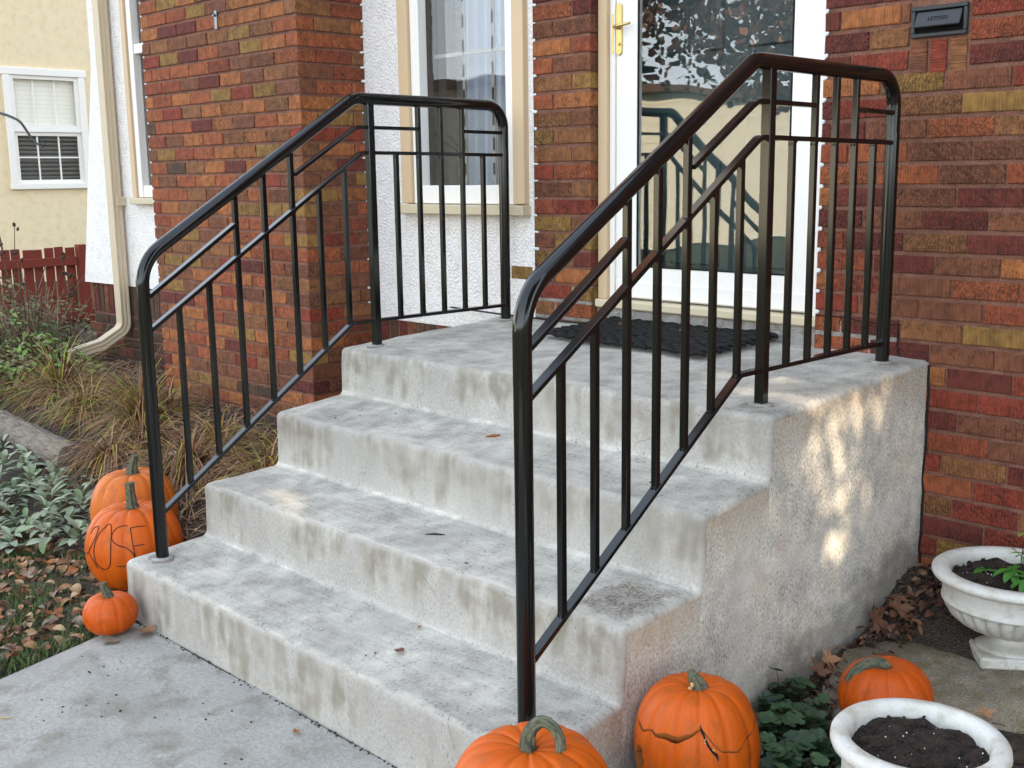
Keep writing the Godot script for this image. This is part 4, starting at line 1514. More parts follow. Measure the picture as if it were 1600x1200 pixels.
func background() -> void:
	# neighbour's house, wall in the plane x = -11
	var t := thing("neighbour_house", "pale yellow house with one white window beyond the red fence", "house")
	var b := MB.new()
	var wz0 := -3.24
	var wz1 := -2.33
	var wy0 := 1.36
	var wy1 := 2.69
	# wall facing +x with a window opening
	for q in [[-9.0, wz0, -0.3, 5.0], [wz1, 1.0, -0.3, 5.0], [wz0, wz1, -0.3, wy0], [wz0, wz1, wy1, 5.0]]:
		b.quad(Vector3(-11, q[2], q[1]), Vector3(-11, q[2], q[0]), Vector3(-11, q[3], q[0]), Vector3(-11, q[3], q[1]))
	b.quad(Vector3(-18, -0.3, 1), Vector3(-11, -0.3, 1), Vector3(-11, 5, 1), Vector3(-18, 5, 1))
	b.quad(Vector3(-11, -0.3, -9), Vector3(-18, -0.3, -9), Vector3(-18, 5, -9), Vector3(-11, 5, -9))
	b.quad(Vector3(-18, -0.3, -9), Vector3(-18, -0.3, 1), Vector3(-18, 5, 1), Vector3(-18, 5, -9))
	obj("wall", b.done(), M.yellow_wall, t)
	b = MB.new()
	b.box(Vector3(-14.5, 5.1, -4), Vector3(7.8, 0.2, 10.8), 0.02)
	obj("roof", b.done(), M.brown_roof, t)
	var w := group_node("window", t)
	b = MB.new()
	var zc := (wz0 + wz1) / 2
	b.box(Vector3(-10.985, wy1 + 0.035, zc), Vector3(0.05, 0.09, wz1 - wz0 + 0.16), 0.006)
	b.box(Vector3(-10.985, wy0 - 0.025, zc), Vector3(0.06, 0.07, wz1 - wz0 + 0.14), 0.006)
	b.box(Vector3(-10.985, (wy0 + wy1) / 2, wz0 - 0.015), Vector3(0.045, wy1 - wy0 - 0.02, 0.085), 0.006)
	b.box(Vector3(-10.985, (wy0 + wy1) / 2, wz1 + 0.015), Vector3(0.045, wy1 - wy0 - 0.02, 0.085), 0.006)
	obj("frame", b.done(), M.white_vinyl, w)
	b = MB.new()
	var ym := 2.02
	for s in 2:
		var x := -11.02 + (0.02 if s == 1 else 0.0)
		var a0 := wy0 + 0.01 if s == 0 else ym + 0.022
		var a1 := ym - 0.022 if s == 0 else wy1 - 0.01
		b.box(Vector3(x, (a0 + a1) / 2, wz0 + 0.05), Vector3(0.03, a1 - a0, 0.05), 0.003)
		b.box(Vector3(x, (a0 + a1) / 2, wz1 - 0.05), Vector3(0.03, a1 - a0, 0.05), 0.003)
		b.box(Vector3(x, a0 + 0.022, zc), Vector3(0.03, 0.045, wz1 - wz0 - 0.15), 0.003)
		b.box(Vector3(x, a1 - 0.022, zc), Vector3(0.03, 0.045, wz1 - wz0 - 0.15), 0.003)
	b.box(Vector3(-11.005, ym, zc), Vector3(0.05, 0.043, wz1 - wz0 - 0.03), 0.003)
	obj("sash", b.done(), M.white_vinyl, w)
	b = MB.new()
	for k in [-1.0, 1.0]: b.box(Vector3(-11.025, (wy0 + wy1) / 2, zc + k * 0.135), Vector3(0.012, wy1 - wy0 - 0.1, 0.018))
	b.box(Vector3(-11.0255, (wy0 + ym) / 2, zc), Vector3(0.011, 0.018, wz1 - wz0 - 0.15))
	obj("muntin", b.done(), M.white_vinyl, w)
	b = MB.new()
	b.quad(Vector3(-11.032, wy0, wz1), Vector3(-11.032, wy0, wz0), Vector3(-11.032, wy1, wz0), Vector3(-11.032, wy1, wz1))
	obj("pane", b.done(), M.glass, w)
	b = MB.new()
	for i in 13: b.box(Vector3(-11.085, wy0 + 0.03 + i * 0.052, zc), Vector3(0.045, 0.003, wz1 - wz0 - 0.04), 0.0, Basis(Vector3(0, 0, 1), 0.6))
	obj("blind", b.done(), mat("grey_blind", Color(0.55, 0.54, 0.50), 0.8), w)
	b = MB.new()
	for i in 13: b.box(Vector3(-11.06, ym + 0.03 + i * 0.053, zc), Vector3(0.006, 0.052, wz1 - wz0 - 0.03), 0.002)
	obj("shade", b.done(), mat("white_shade", Color(0.93, 0.91, 0.85), 0.8), w)
	b = MB.new()
	b.box(Vector3(-11.25, (wy0 + wy1) / 2, zc), Vector3(0.05, 1.6, 1.2))
	obj("room", b.done(), M.interior, w)
	# red picket fence along the drive
	t = thing("picket_fence", "rust red picket fence in front of the yellow house", "fence")
	var fx := -6.5
	b = MB.new()
	b.box(Vector3(fx + 0.03, 0.42, -1.07), Vector3(0.09, 0.84, 0.085), 0.004)
	obj("post", b.done(), M.red_fence, t)
	for yy in [0.70, 0.22]:
		b = MB.new()
		b.box(Vector3(fx + 0.032, yy, 0.18), Vector3(0.035, 0.075, 2.40), 0.003)
		obj("rail", b.done(), M.red_fence, t)
	for i in 36:
		var z := -1.02 + 0.0455 + i * 0.094
		if i >= 28: z = -1.115 - 0.045 - (i - 28) * 0.094
		b = MB.new()
		var wd := 0.076 + rf(-0.004, 0.004)
		b.box(Vector3(fx, 0.40 + rf(-0.012, 0.012), z), Vector3(0.02, 0.84, wd), 0.002, Basis(Vector3(1, 0, 0), rf(-0.02, 0.02)))
		obj("picket", b.done(), M.red_fence, t)
	# garage across the drive, seen in the door glass
	t = thing("garage", "low cream garage with brown roof, mirrored in the storm door glass", "garage")
	b = MB.new()
	for k in 15:
		var y0 := -0.1 + k * 0.2
		b.quad(Vector3(-10.5 + 0.012, y0, 24.0), Vector3(-10.5 + 0.012, y0, 10.5), Vector3(-10.5, y0 + 0.2, 10.5), Vector3(-10.5, y0 + 0.2, 24.0))
		b.quad(Vector3(-10.5, y0, 24.0), Vector3(-10.5, y0, 10.5), Vector3(-10.488, y0, 10.5), Vector3(-10.488, y0, 24.0))
	b.quad(Vector3(-10.5, -0.1, 10.5), Vector3(-16, -0.1, 10.5), Vector3(-16, 2.9, 10.5), Vector3(-10.5, 2.9, 10.5))
	b.quad(Vector3(-16, -0.1, 24), Vector3(-10.5, -0.1, 24), Vector3(-10.5, 2.9, 24), Vector3(-16, 2.9, 24))
	b.quad(Vector3(-16, -0.1, 10.5), Vector3(-16, -0.1, 24), Vector3(-16, 2.9, 24), Vector3(-16, 2.9, 10.5))
	obj("wall", b.done(), M.cream_siding, t)
	b = MB.new()
	b.box(Vector3(-13.25, 2.97, 17.25), Vector3(6.1, 0.14, 14.1), 0.01)
	obj("roof", b.done(), M.brown_roof, t)
	# shade tree over the lawn
	var rust := [Color(0.40, 0.17, 0.09), Color(0.26, 0.11, 0.07), Color(0.50, 0.28, 0.17), Color(0.16, 0.12, 0.06), Color(0.20, 0.11, 0.07)]
	t = thing("shade_tree", "front yard tree with russet autumn leaves, mirrored in the storm door glass", "tree")
	var blobs := [[Vector3(-5.4, 4.5, 9.6), 2.4, 0.95], [Vector3(-6.4, 3.9, 9.2), 1.4, 0.75], [Vector3(-4.2, 3.4, 9.6), 1.9, 0.75], [Vector3(-4.9, 2.9, 10.4), 1.3, 0.6], [Vector3(-3.4, 2.8, 10.2), 1.5, 0.65], [Vector3(-2.8, 3.2, 9.4), 1.5, 0.8]]
	trunk(t, Vector3(-3.2, -0.1, 12.4), 3.6, 0.2, [[Vector3(-5.4, 4.5, 9.6), 0.8], [Vector3(-4.2, 3.4, 9.6), 0.7], [Vector3(-2.8, 3.2, 9.4), 0.75]])
	crown(t, "crown", blobs, 10500, 0.12, rust, [])
	var fir := [Color(0.025, 0.04, 0.022), Color(0.035, 0.05, 0.03), Color(0.02, 0.03, 0.02)]
	t = thing("spruce_tree", "dark narrow spruce far off, mirrored at the left of the door glass", "tree")
	trunk(t, Vector3(-18.6, -0.1, 23.7), 5.4, 0.12, [])
	blobs = []
	for k in 7: blobs.append([Vector3(-18.6, 1.2 + k * 0.65, 23.7), 1.5 - k * 0.19, 0.45])
	crown(t, "crown", blobs, 3500, 0.22, fir, [])
	# evergreens to the right, which shade the front of the house; the sun comes through a few gaps
	var gaps := []
	# thin, small-leaved parts of the crowns let some sun through
	for q in [[Vector3(1.83, 0.72, 0.60), 0.14, 0.37], [Vector3(1.83, 0.58, 0.50), 0.12, 0.38], [Vector3(1.83, 0.44, 0.54), 0.13, 0.35], [Vector3(1.83, 0.30, 0.50), 0.10, 0.34], [Vector3(1.74, 0.78, 0.62), 0.12, 0.28], [Vector3(1.45, 0.79, 0.50), 0.12, 0.30], [Vector3(1.83, 0.42, 0.88), 0.09, 0.36], [Vector3(1.83, 0.65, 0.30), 0.06, 0.36],
			[Vector3(1.83, 0.46, 0.54), 0.0, 0.27],
			[Vector3(0.45, 0.385, 1.455), 0.02, 0.02], [Vector3(0.60, 0.385, 1.455), 0.02, 0.02], [Vector3(0.72, 0.585, 1.160), 0.02, 0.02], [Vector3(0.90, 0.585, 1.160), 0.02, 0.02], [Vector3(1.06, 0.585, 1.160), 0.02, 0.02]]:
		gaps.append(q)
	var green := [Color(0.045, 0.065, 0.03), Color(0.06, 0.08, 0.035), Color(0.035, 0.05, 0.025)]
	var heap := [[Vector3(9.0, 3.9, 2.9), 1.9], [Vector3(9.0, 6.9, 4.9), 2.4], [Vector3(9.0, 5.4, 4.0), 2.1], [Vector3(9.2, 4.2, 5.4), 1.6], [Vector3(9.0, 5.7, 2.2), 1.6]]
	var names := ["low dark evergreen right of the house, nearest the wall", "tallest dark evergreen right of the front walk", "middle evergreen of the row right of the house", "lowest evergreen towards the street on the right", "slim evergreen behind the row right of the house"]
	for k in heap.size():
		t = thing("evergreen_tree", names[k], "tree", Vector3.ZERO, 0.0, "evergreens right of the house")
		var c: Vector3 = heap[k][0]
		trunk(t, Vector3(c.x + 0.6, -0.1, c.z + (1.2 if k > 0 else -1.3)), c.y + 0.4, 0.2, [])
		crown(t, "crown", [[c, heap[k][1], 0.95]], 12000, 0.21, green, gaps)


# ---------------------------------------------------------------- pumpkins
class Gourd:
	var R := 0.15
	var H := 0.28
	var ribs := 11
	var groove := 0.06
	var sd := 0.0
	var dimple := 0.035
	func at(a: float, v: float, k := 1.0) -> Vector3:
		# a round the stem, v 0 (bottom) .. 1 (top)
		var ph := (v - 0.5) * PI
		var r := R * pow(maxf(cos(ph), 0.0), 0.72)
		var q := ribs * 0.5 * a + 0.5 * sin(a * 2.0 + sd) + sd
		var g := pow(1.0 - absf(sin(q)), 2.2)
		r *= 1.0 - groove * g + 0.012 * sin(a * 3.0 + sd * 5.0)
		var y := H * 0.5 * (1.0 + sin(ph) * (1.0 if absf(ph) < 1.0 else 1.0))
		var c := pow(maxf(0.0, 1.0 - r / (R * 0.75)), 1.6)
		if ph > 0: y -= dimple * c
		else: y += dimple * 0.7 * c
		y -= H * 0.5 * groove * 0.35 * g * absf(sin(ph)) * (1.0 if ph > 0 else -1.0)
		return Vector3(sin(a) * r * k, H * 0.5 + (y - H * 0.5) * k, cos(a) * r * k)
	func v_of(y: float) -> float:
		var lo := 0.08
		var hi := 0.92
		for i in 24:
			var m := (lo + hi) / 2
			if at(0.3, m).y < y: lo = m
			else: hi = m
		return (lo + hi) / 2

func gourd_body(g: Gourd) -> ArrayMesh:
	var rows := []
	var n := 132
	for i in n + 1:
		var col := PackedVector3Array()
		for j in 37: col.append(g.at(TAU * (i % n) / n, j / 36.0))
		rows.append(col)
	var b := MB.new()
	b.smooth(true)
	b.grid(rows, 3.0, 1.0)
	return b.done()

func stem_mesh(path: PackedVector3Array, r: float, scales: Array, ridges := 6) -> ArrayMesh:
	var fine := PackedVector3Array()
	var sc := PackedFloat32Array()
	var c := Curve3D.new()
	for i in path.size():
		var t := (path[mini(i + 1, path.size() - 1)] - path[maxi(i - 1, 0)]) / 6.0
		c.add_point(path[i], -t, t)
	var n := 6 * (path.size() - 1)
	for k in n + 1:
		var s := float(k) / n * (path.size() - 1)
		var i := mini(int(s), path.size() - 2)
		fine.append(c.sample(i, s - i))
		sc.append(lerpf(scales[i], scales[i + 1], s - i))
	var sec := PackedVector2Array()
	for j in ridges * 4:
		var a := TAU * j / (ridges * 4)
		sec.append(Vector2(cos(a), sin(a)) * r * (1.0 + 0.24 * cos(a * ridges) + 0.06 * sin(a * 2.0 + 1.0)))
	var b := MB.new()
	b.sweep(fine, sec, sc)
	return b.done()

# offsets as seen from the camera: to the right, up, towards the camera
func seen(at: Vector3, right: float, up: float, near: float) -> Vector3:
	var f := (CAM - at) * Vector3(1, 0, 1)
	f = f.normalized()
	return Vector3.UP.cross(f) * right + Vector3(0, up, 0) + f * near

func pumpkin(called: String, label: String, at: Vector3, g: Gourd, skin: int, stem: Array, r: float, scales: Array, tilt := Basis()) -> Node3D:
	var t := thing(called, label, "pumpkin", at, 0.0, "pumpkins set round the front steps")
	t.basis = tilt
	obj("body", gourd_body(g), M["pumpkin_%d" % skin], t)
	var path := PackedVector3Array()
	var top := g.H - g.dimple * 1.02
	for q in stem: path.append(tilt.inverse() * seen(at, q[0], 0.0, q[2]) + Vector3(0, top + q[1], 0))
	obj("stem", stem_mesh(path, r, scales), M.stem, t)
	return t

func gourd(R: float, H: float, ribs: int, sd: float, groove := 0.06, dimple := 0.03) -> Gourd:
	var g := Gourd.new()
	g.R = R; g.H = H; g.ribs = ribs; g.sd = sd; g.groove = groove; g.dimple = dimple
	return g

func pumpkins() -> void:
	# left of the steps
	var g := gourd(0.163, 0.305, 12, 0.4, 0.045, 0.028)
	var at := Vector3(-0.235, -0.004, 1.607)
	var t := pumpkin("pumpkin", "orange pumpkin with thin black letters, left of the lowest step", at, g, 0, [[0, -0.012, 0], [0.0, 0.02, 0], [-0.002, 0.06, 0.0], [-0.003, 0.098, 0.0]], 0.0135, [2.0, 1.25, 1.0, 1.05])
	lettering(t, at, g)
	g = gourd(0.158, 0.335, 10, 1.7, 0.06, 0.03)
	pumpkin("pumpkin", "tall pale-shouldered pumpkin behind the lettered one, by the silvery leaves", Vector3(-0.535, 0.005, 1.455), g, 2, [[0, -0.012, 0], [0.0, 0.015, 0], [0.004, 0.045, 0.0], [0.014, 0.078, 0.0]], 0.016, [2.0, 1.3, 0.9, 0.7])
	g = gourd(0.083, 0.128, 10, 2.6, 0.035, 0.016)
	pumpkin("pumpkin", "small round pumpkin on the corner of the walkway", Vector3(0.095, 0.0, 1.862), g, 1, [[0.0, -0.01, 0], [-0.003, 0.012, 0], [-0.012, 0.036, 0.0], [-0.014, 0.054, 0.0]], 0.0095, [2.0, 1.3, 1.0, 0.9])
	# at the foot of the nearer railing
	g = gourd(0.170, 0.350, 13, 0.9, 0.05, 0.03)
	pumpkin("pumpkin", "big pumpkin with a hooked stem at the foot of the nearer railing", Vector3(1.972, 0.0, 1.893), g, 0, [[0, -0.012, 0], [-0.002, 0.016, 0], [0.006, 0.045, 0.0], [0.028, 0.062, 0.0], [0.052, 0.050, 0.01], [0.060, 0.020, 0.02], [0.046, -0.006, 0.03]], 0.0098, [2.1, 1.35, 1.1, 1.05, 1.0, 0.95, 0.7], Basis(Vector3(1, 0, 0), 0.05))
	carved_pumpkin()
	g = gourd(0.116, 0.185, 12, 3.3, 0.04, 0.02)
	pumpkin("pumpkin", "pumpkin with stem drooping to one side, between the two white urns", Vector3(2.135, -0.005, 0.785), g, 1, [[0, -0.012, 0], [-0.006, 0.012, 0.01], [-0.034, 0.016, 0.02], [-0.064, 0.0, 0.035], [-0.086, -0.030, 0.045]], 0.0115, [1.8, 1.3, 1.15, 1.1, 1.0], Basis(Vector3(0, 0, 1), 0.06))

func lettering(t: Node3D, at: Vector3, g: Gourd) -> void:
	# strokes as (pixels right of the middle, pixels above the middle) on the near side of the skin
	var look := atan2(CAM.x - at.x, CAM.z - at.z)
	var strokes := {
		"letter_r": [[[-69, 24], [-66, 30], [-62, 31], [-59, 27], [-59, 17], [-63, 4], [-68, -4], [-72, -4]], [[-66, -5], [-60, -18], [-56, -31]]],
		"letter_o": [[[-49, 30], [-56, 18], [-59, 0], [-57, -20], [-51, -33], [-45, -34], [-38, -28], [-36, -10], [-37, 14], [-41, 27], [-49, 30]]],
		"letter_s": [[[-11, 22], [-22, 23], [-31, 21], [-36, 14], [-33, 5], [-24, -2], [-12, -8], [-4, -16], [-3, -24], [-8, -32], [-20, -33], [-29, -31]]],
		"letter_e": [[[20, 20], [6, 20], [-6, 19], [-4, 2], [-2, -14], [0, -33], [14, -31]], [[-3, -5], [14, -4]]],
	}
	for k in strokes:
		var b := MB.new()
		for s in strokes[k]:
			var path := PackedVector3Array()
			var cv := Curve2D.new()
			for i in s.size():
				var here := Vector2(s[i][0], s[i][1])
				var before := Vector2(s[maxi(i - 1, 0)][0], s[maxi(i - 1, 0)][1])
				var after := Vector2(s[mini(i + 1, s.size() - 1)][0], s[mini(i + 1, s.size() - 1)][1])
				var round_ := 0.0 if k == "letter_e" else 1.0
				cv.add_point(here, (before - after) / 6.0 * round_, (after - before) / 6.0 * round_)
			for q in cv.tessellate_even_length(5, 2.5):
				var a := look + asin(clampf(q.x / 73.0, -0.98, 0.98))
				path.append(g.at(a, g.v_of(0.150 + (q.y + 25.0 * cos(a - look)) / 430.0)) * Vector3(1.006, 1, 1.006))
			b.tube(path, 0.0016, 5)
		obj(k, b.done(), M.marker, t)

func carved_pumpkin() -> void:
	var at := Vector3(1.986, -0.02, 1.392)
	var t := thing("carved_pumpkin", "carved pumpkin with cut lid and shrivelled eye holes beside the stair side wall", "pumpkin", at, 0.0, "pumpkins set round the front steps")
	var g := gourd(0.140, 0.312, 12, 5.1, 0.045, 0.026)
	var look := atan2(CAM.x - at.x, CAM.z - at.z)
	var n := 256
	var seam := func(a: float) -> float:
		var d := rad_to_deg(wrapf(a - look, -PI, PI))
		var s := 0.645 + 0.03 * sin(a * 3.0 + 0.6) + 0.006 * sin(a * 17.0)
		s += 0.055 * exp(-pow((d - 4.0) / 8.0, 2.0)) - 0.035 * exp(-pow((d + 24.0) / 17.0, 2.0)) - 0.03 * exp(-pow((d - 34.0) / 12.0, 2.0))
		return s
	var gap := func(a: float) -> float:
		var d := rad_to_deg(wrapf(a - look, -PI, PI))
		return 0.005 + 0.024 * exp(-pow((d + 22.0) / 19.0, 2.0)) + 0.012 * exp(-pow((d + 70.0) / 9.0, 2.0))
	var hole := func(a: float, y: float) -> bool:
		var d := rad_to_deg(wrapf(a - look, -PI, PI))
		var e1 := Vector2((d + 66.0 - (y - 0.12) * 60.0) / 10.5, (y - 0.128) / 0.050)
		var e2 := Vector2((d + 21.0 + (y - 0.10) * 200.0) / 10.0, (y - 0.090) / 0.048)
		var m := Vector2((d + 45.0) / 40.0, (y - 0.03 - 0.02 * absf(cos(d * 0.16))) / 0.012)
		return e1.length() < 1.0 + 0.06 * sin(y * 300.0) or e2.length() < 1.0 or m.length() < 1.0
	# body: outer skin, inner wall, and the cut faces between
	var outer := MB.new()
	var inner := MB.new()
	var cut := MB.new()
	outer.smooth(true)
	inner.smooth(true)
	var rows := 96
	var P := []
	var Q := []
	var on := []
	for i in n:
		var a := TAU * i / n
		var top: float = seam.call(a)
		var pc := PackedVector3Array()
		var qc := PackedVector3Array()
		var oc := []
		for j in rows + 1:
			var v := top * j / rows
			pc.append(g.at(a, v))
			qc.append(g.at(a, v, 0.86))
			var mid: Vector3 = g.at(a + PI / n, top * (j + 0.5) / rows)
			oc.append(not hole.call(a + PI / n, mid.y))
		P.append(pc); Q.append(qc); on.append(oc)
	for i in n:
		var k := (i + 1) % n
		for j in rows:
			if on[i][j]:
				var u := Vector2(3.0 * i / n, float(j) / rows)
				outer.quad(P[i][j], P[k][j], P[k][j + 1], P[i][j + 1], u, u + Vector2(3.0 / n, 1.0 / rows))
				inner.quad(Q[k][j], Q[i][j], Q[i][j + 1], Q[k][j + 1])
			if on[i][j] != on[k][j]:
				if on[i][j]: cut.quad(P[k][j], Q[k][j], Q[k][j + 1], P[k][j + 1])
				else: cut.quad(Q[k][j], P[k][j], P[k][j + 1], Q[k][j + 1])
			if j < rows - 1 and on[i][j] != on[i][j + 1]:
				if on[i][j]: cut.quad(P[i][j + 1], P[k][j + 1], Q[k][j + 1], Q[i][j + 1])
				else: cut.quad(Q[i][j + 1], Q[k][j + 1], P[k][j + 1], P[i][j + 1])
		if on[i][rows - 1]: cut.quad(P[i][rows], P[k][rows], Q[k][rows], Q[i][rows])
	obj("body", outer.done(), M.pumpkin_0, t)
	obj("inner_wall", inner.done(), M.pumpkin_inside, t)
	obj("cut_edge", cut.done(), M.pumpkin_flesh, t)
	# lid
	var cols := []
	var under := []
	for i in n / 2 + 1:
		var a := TAU * (i % (n / 2)) / (n / 2)
		var lo: float = seam.call(a) + gap.call(a)
		var c := PackedVector3Array()
		var u := PackedVector3Array()
		for j in 25: c.append(g.at(a, lerpf(lo, 1.0, j / 24.0)) + Vector3(0, 0.002, 0))
		for j in 7: u.append(g.at(a, lerpf(1.0, lo - 0.05, j / 5.0), 0.84) if j < 6 else c[0])
		cols.append(c)
		under.append(u)
	var b := MB.new()
	b.smooth(true)
	b.grid(cols, 3.0, 0.4, 0.0, 0.6)
	obj("lid", b.done(), M.pumpkin_0, t)
	b = MB.new()
	b.smooth(true)
	b.grid(under)
	obj("lid_underside", b.done(), M.pumpkin_flesh, t)
	# broken stub of a stem
	var top := g.H - g.dimple
	var path := PackedVector3Array()
	for q in [[0.004, -0.008, 0], [0.004, 0.012, 0], [-0.006, 0.030, 0.0], [-0.016, 0.046, -0.004]]: path.append(seen(at, q[0], top + q[1], q[2]))
	obj("stem", stem_mesh(path, 0.0125, [2.0, 1.4, 1.0, 0.55], 5), M.stem, t)
	b = MB.new()
	for q in [[-0.016, 0.006, 0.012, 0.011], [-0.010, 0.018, 0.010, 0.009], [-0.004, -0.002, 0.020, 0.008], [-0.019, -0.004, 0.010, 0.008]]:
		b.box(seen(at, q[0], top + q[1], q[2]), Vector3(q[3], q[3] * 1.4, q[3] * 0.8), 0.003, Basis.from_euler(Vector3(rf(-1, 1), rf(-1, 1), rf(-1, 1))))
	stuff(obj("stem_flesh", b.done(), M.pumpkin_rot, t))
	# dried split running down from the notch of the lid
	b = MB.new()
	var dark := MB.new()
	var sp := PackedVector3Array()
	for q in [[4.0, 0.735], [6.0, 0.705], [8.5, 0.675], [11.0, 0.645], [15.0, 0.615], [18.5, 0.600], [20.0, 0.575]]:
		var a: float = look + deg_to_rad(q[0])
		sp.append(g.at(a, q[1]) * Vector3(1.004, 1, 1.004))
		for m in 1:
			var p := g.at(a + rf(-0.05, 0.03), q[1] + rf(-0.012, 0.016)) * Vector3(1.006, 1, 1.006)
			b.box(p, Vector3(rf(0.003, 0.006), rf(0.002, 0.005), rf(0.002, 0.004)), 0.001, Basis.from_euler(Vector3(rf(-1, 1), rf(-1, 1), rf(-1, 1))))
	dark.tube(sp, 0.0028, 6, PackedFloat32Array([0.5, 1.1, 0.8, 1.0, 0.9, 1.3, 0.5]))
	obj("split", dark.done(), M.dark_hole, t)
	stuff(obj("split_crust", b.done(), M.pumpkin_rot, t))

# ---------------------------------------------------------------- urns
func urn(at: Vector3, label: String, kr: float, ky: float, turn: float, soil_y: float) -> Node3D:
	var t := thing("garden_urn", label, "urn", at, turn, "white urns in the bed right of the steps")
	var b := MB.new()
	b.box(Vector3(0, 0.016, 0), Vector3(0.225 * kr, 0.032, 0.225 * kr), 0.006)
	obj("plinth", b.done(), M.urn, t)
	var prof := PackedVector2Array()
	for q in [[0.100, 0.030], [0.100, 0.036], [0.088, 0.042], [0.070, 0.047], [0.058, 0.054], [0.053, 0.064], [0.056, 0.073], [0.066, 0.077], [0.070, 0.081], [0.098, 0.086], [0.130, 0.095], [0.156, 0.108], [0.176, 0.124], [0.190, 0.142], [0.198, 0.158], [0.203, 0.167], [0.2085, 0.170], [0.2085, 0.175], [0.205, 0.178], [0.206, 0.200], [0.212, 0.232]]:
		prof.append(Vector2(q[0] * kr, q[1] * ky))
	b = MB.new()
	b.lathe(prof, 224, Vector3.ZERO, func(a: float, q: Vector2) -> float:
		var y := q.y / ky
		var k := smoothstep(0.081, 0.10, y) * (1.0 - smoothstep(0.156, 0.167, y))
		return q.x * (1.0 + k * 0.085 * (sqrt(absf(sin(a * 14.0))) - 0.75)))
	obj("bowl", b.done(), M.urn, t)
	prof = PackedVector2Array()
	for q in [[0.209, 0.232], [0.226, 0.234], [0.237, 0.239], [0.241, 0.247], [0.239, 0.256], [0.230, 0.262], [0.213, 0.264], [0.196, 0.262], [0.186, 0.252], [0.181, 0.235], [0.178, 0.205]]:
		prof.append(Vector2(q[0] * kr, q[1] * ky))
	b = MB.new()
	b.lathe(prof, 96)
	obj("rim", b.done(), M.urn, t)
	# potting soil, lumpy, with white specks
	var rows := []
	var nn := FastNoiseLite.new()
	nn.seed = 17
	nn.frequency = 14.0
	nn.fractal_octaves = 3
	for i in 65:
		var a := TAU * (i % 64) / 64.0
		var col := PackedVector3Array()
		for j in 15:
			var r := 0.186 * kr * (1.0 - j / 14.0)
			var x := sin(a) * r
			var z := cos(a) * r
			col.append(Vector3(x, soil_y + nn.get_noise_2d(x + at.x, z) * 0.018 + 0.008 * (1.0 - r / 0.18), z))
		rows.append(col)
	b = MB.new()
	b.smooth(true)
	b.grid(rows)
	obj("soil", b.done(), M.soil, t)
	b = MB.new()
	for i in 20:
		var a := rf(0, TAU)
		var r := 0.17 * kr * sqrt(rng.randf())
		var s := rf(0.0012, 0.0032)
		b.box(Vector3(sin(a) * r, soil_y + nn.get_noise_2d(sin(a) * r + at.x, cos(a) * r) * 0.018 + 0.008 * (1.0 - r / 0.18) + s * 0.3, cos(a) * r), Vector3.ONE * s, s * 0.3, Basis.from_euler(Vector3(rf(0, 3), rf(0, 3), 0)))
	stuff(obj("perlite", b.done(), M.white_dab, t))
	b = MB.new()
	for i in 90:
		var a := rf(0, TAU)
		var r := 0.178 * kr * sqrt(rng.randf())
		var s := rf(0.005, 0.014)
		b.box(Vector3(sin(a) * r, soil_y + nn.get_noise_2d(sin(a) * r + at.x, cos(a) * r) * 0.018 + 0.006, cos(a) * r), Vector3(s, s * 0.7, s), s * 0.3, Basis.from_euler(Vector3(rf(0, 3), rf(0, 3), 0)))
	stuff(obj("clods", b.done(), M.soil, t))
	return t

func urns() -> void:
	urn(Vector3(2.222, 0.046, 0.245), "white fluted urn on the flagstone by the brick wall", 0.89, 0.97, 0.65, 0.222)
	urn(Vector3(2.462, 0.0, 1.318), "nearer white urn filled with bare dark soil, cut off by the frame", 0.70, 1.16, 0.3, 0.272)

# ---------------------------------------------------------------- leaf shapes
func blade_leaf(l: float, w: float, droop: float, fold: float, n := 6) -> ArrayMesh:
	# a leaf along +z from its base, arching down by droop, folded along the middle
	var rows := []
	for i in 5:
		var u := (i - 2) / 2.0
		var col := PackedVector3Array()
		for j in n + 1:
			var t := float(j) / n
			var half := w * 0.5 * pow(sin(PI * clampf(0.06 + t * 0.94, 0.0, 1.0)), 0.62) * (1.0 if t < 0.999 else 0.0) * (0.65 + 0.5 * t if t < 0.6 else 0.95)
			var ang := t * droop
			col.append(Vector3(u * half, l * (sin(ang) * -0.0) + l * t * sin(-ang) * 0.6 + absf(u) * half * fold, l * t * cos(ang * 0.7)))
		rows.append(col)
	rows.reverse()
	var b := MB.new()
	b.smooth(true)
	b.grid(rows)
	return b.done()

func lobed_leaf(sd: int, lobes: int, curl: float, deep := 0.5) -> ArrayMesh:
	# flat lobed leaf of unit radius in xz, curled upwards
	var r := RandomNumberGenerator.new()
	r.seed = sd
	var b := MB.new()
	b.smooth(true)
	var n := lobes * 6
	var tw := r.randf_range(-0.4, 0.4)
	var f := func(a: float, k: float) -> Vector3:
		var q := absf(fposmod(a * lobes / TAU, 1.0) * 2.0 - 1.0)
		var rad := (1.0 - deep + deep * pow(q, 1.15)) * (0.75 + 0.25 * cos(a * 0.5)) * (1.0 + 0.07 * cos(a * lobes * 3.0)) * k
		var x := sin(a) * rad
		var z := cos(a) * rad
		return Vector3(x, curl * (x * x + 0.4 * z * z) + tw * x * z + 0.08 * sin(a * lobes) * k, z)
	for i in n:
		var a0 := TAU * i / n - PI
		var a1 := TAU * (i + 1) / n - PI
		var p0: Vector3 = f.call(a0, 1.0)
		var p1: Vector3 = f.call(a1, 1.0)
		var m0: Vector3 = f.call(a0, 0.5)
		var m1: Vector3 = f.call(a1, 0.5)
		b.quad(m0, p0, p1, m1)
		b.tri(Vector3.ZERO, m0, m1)
	return b.done()

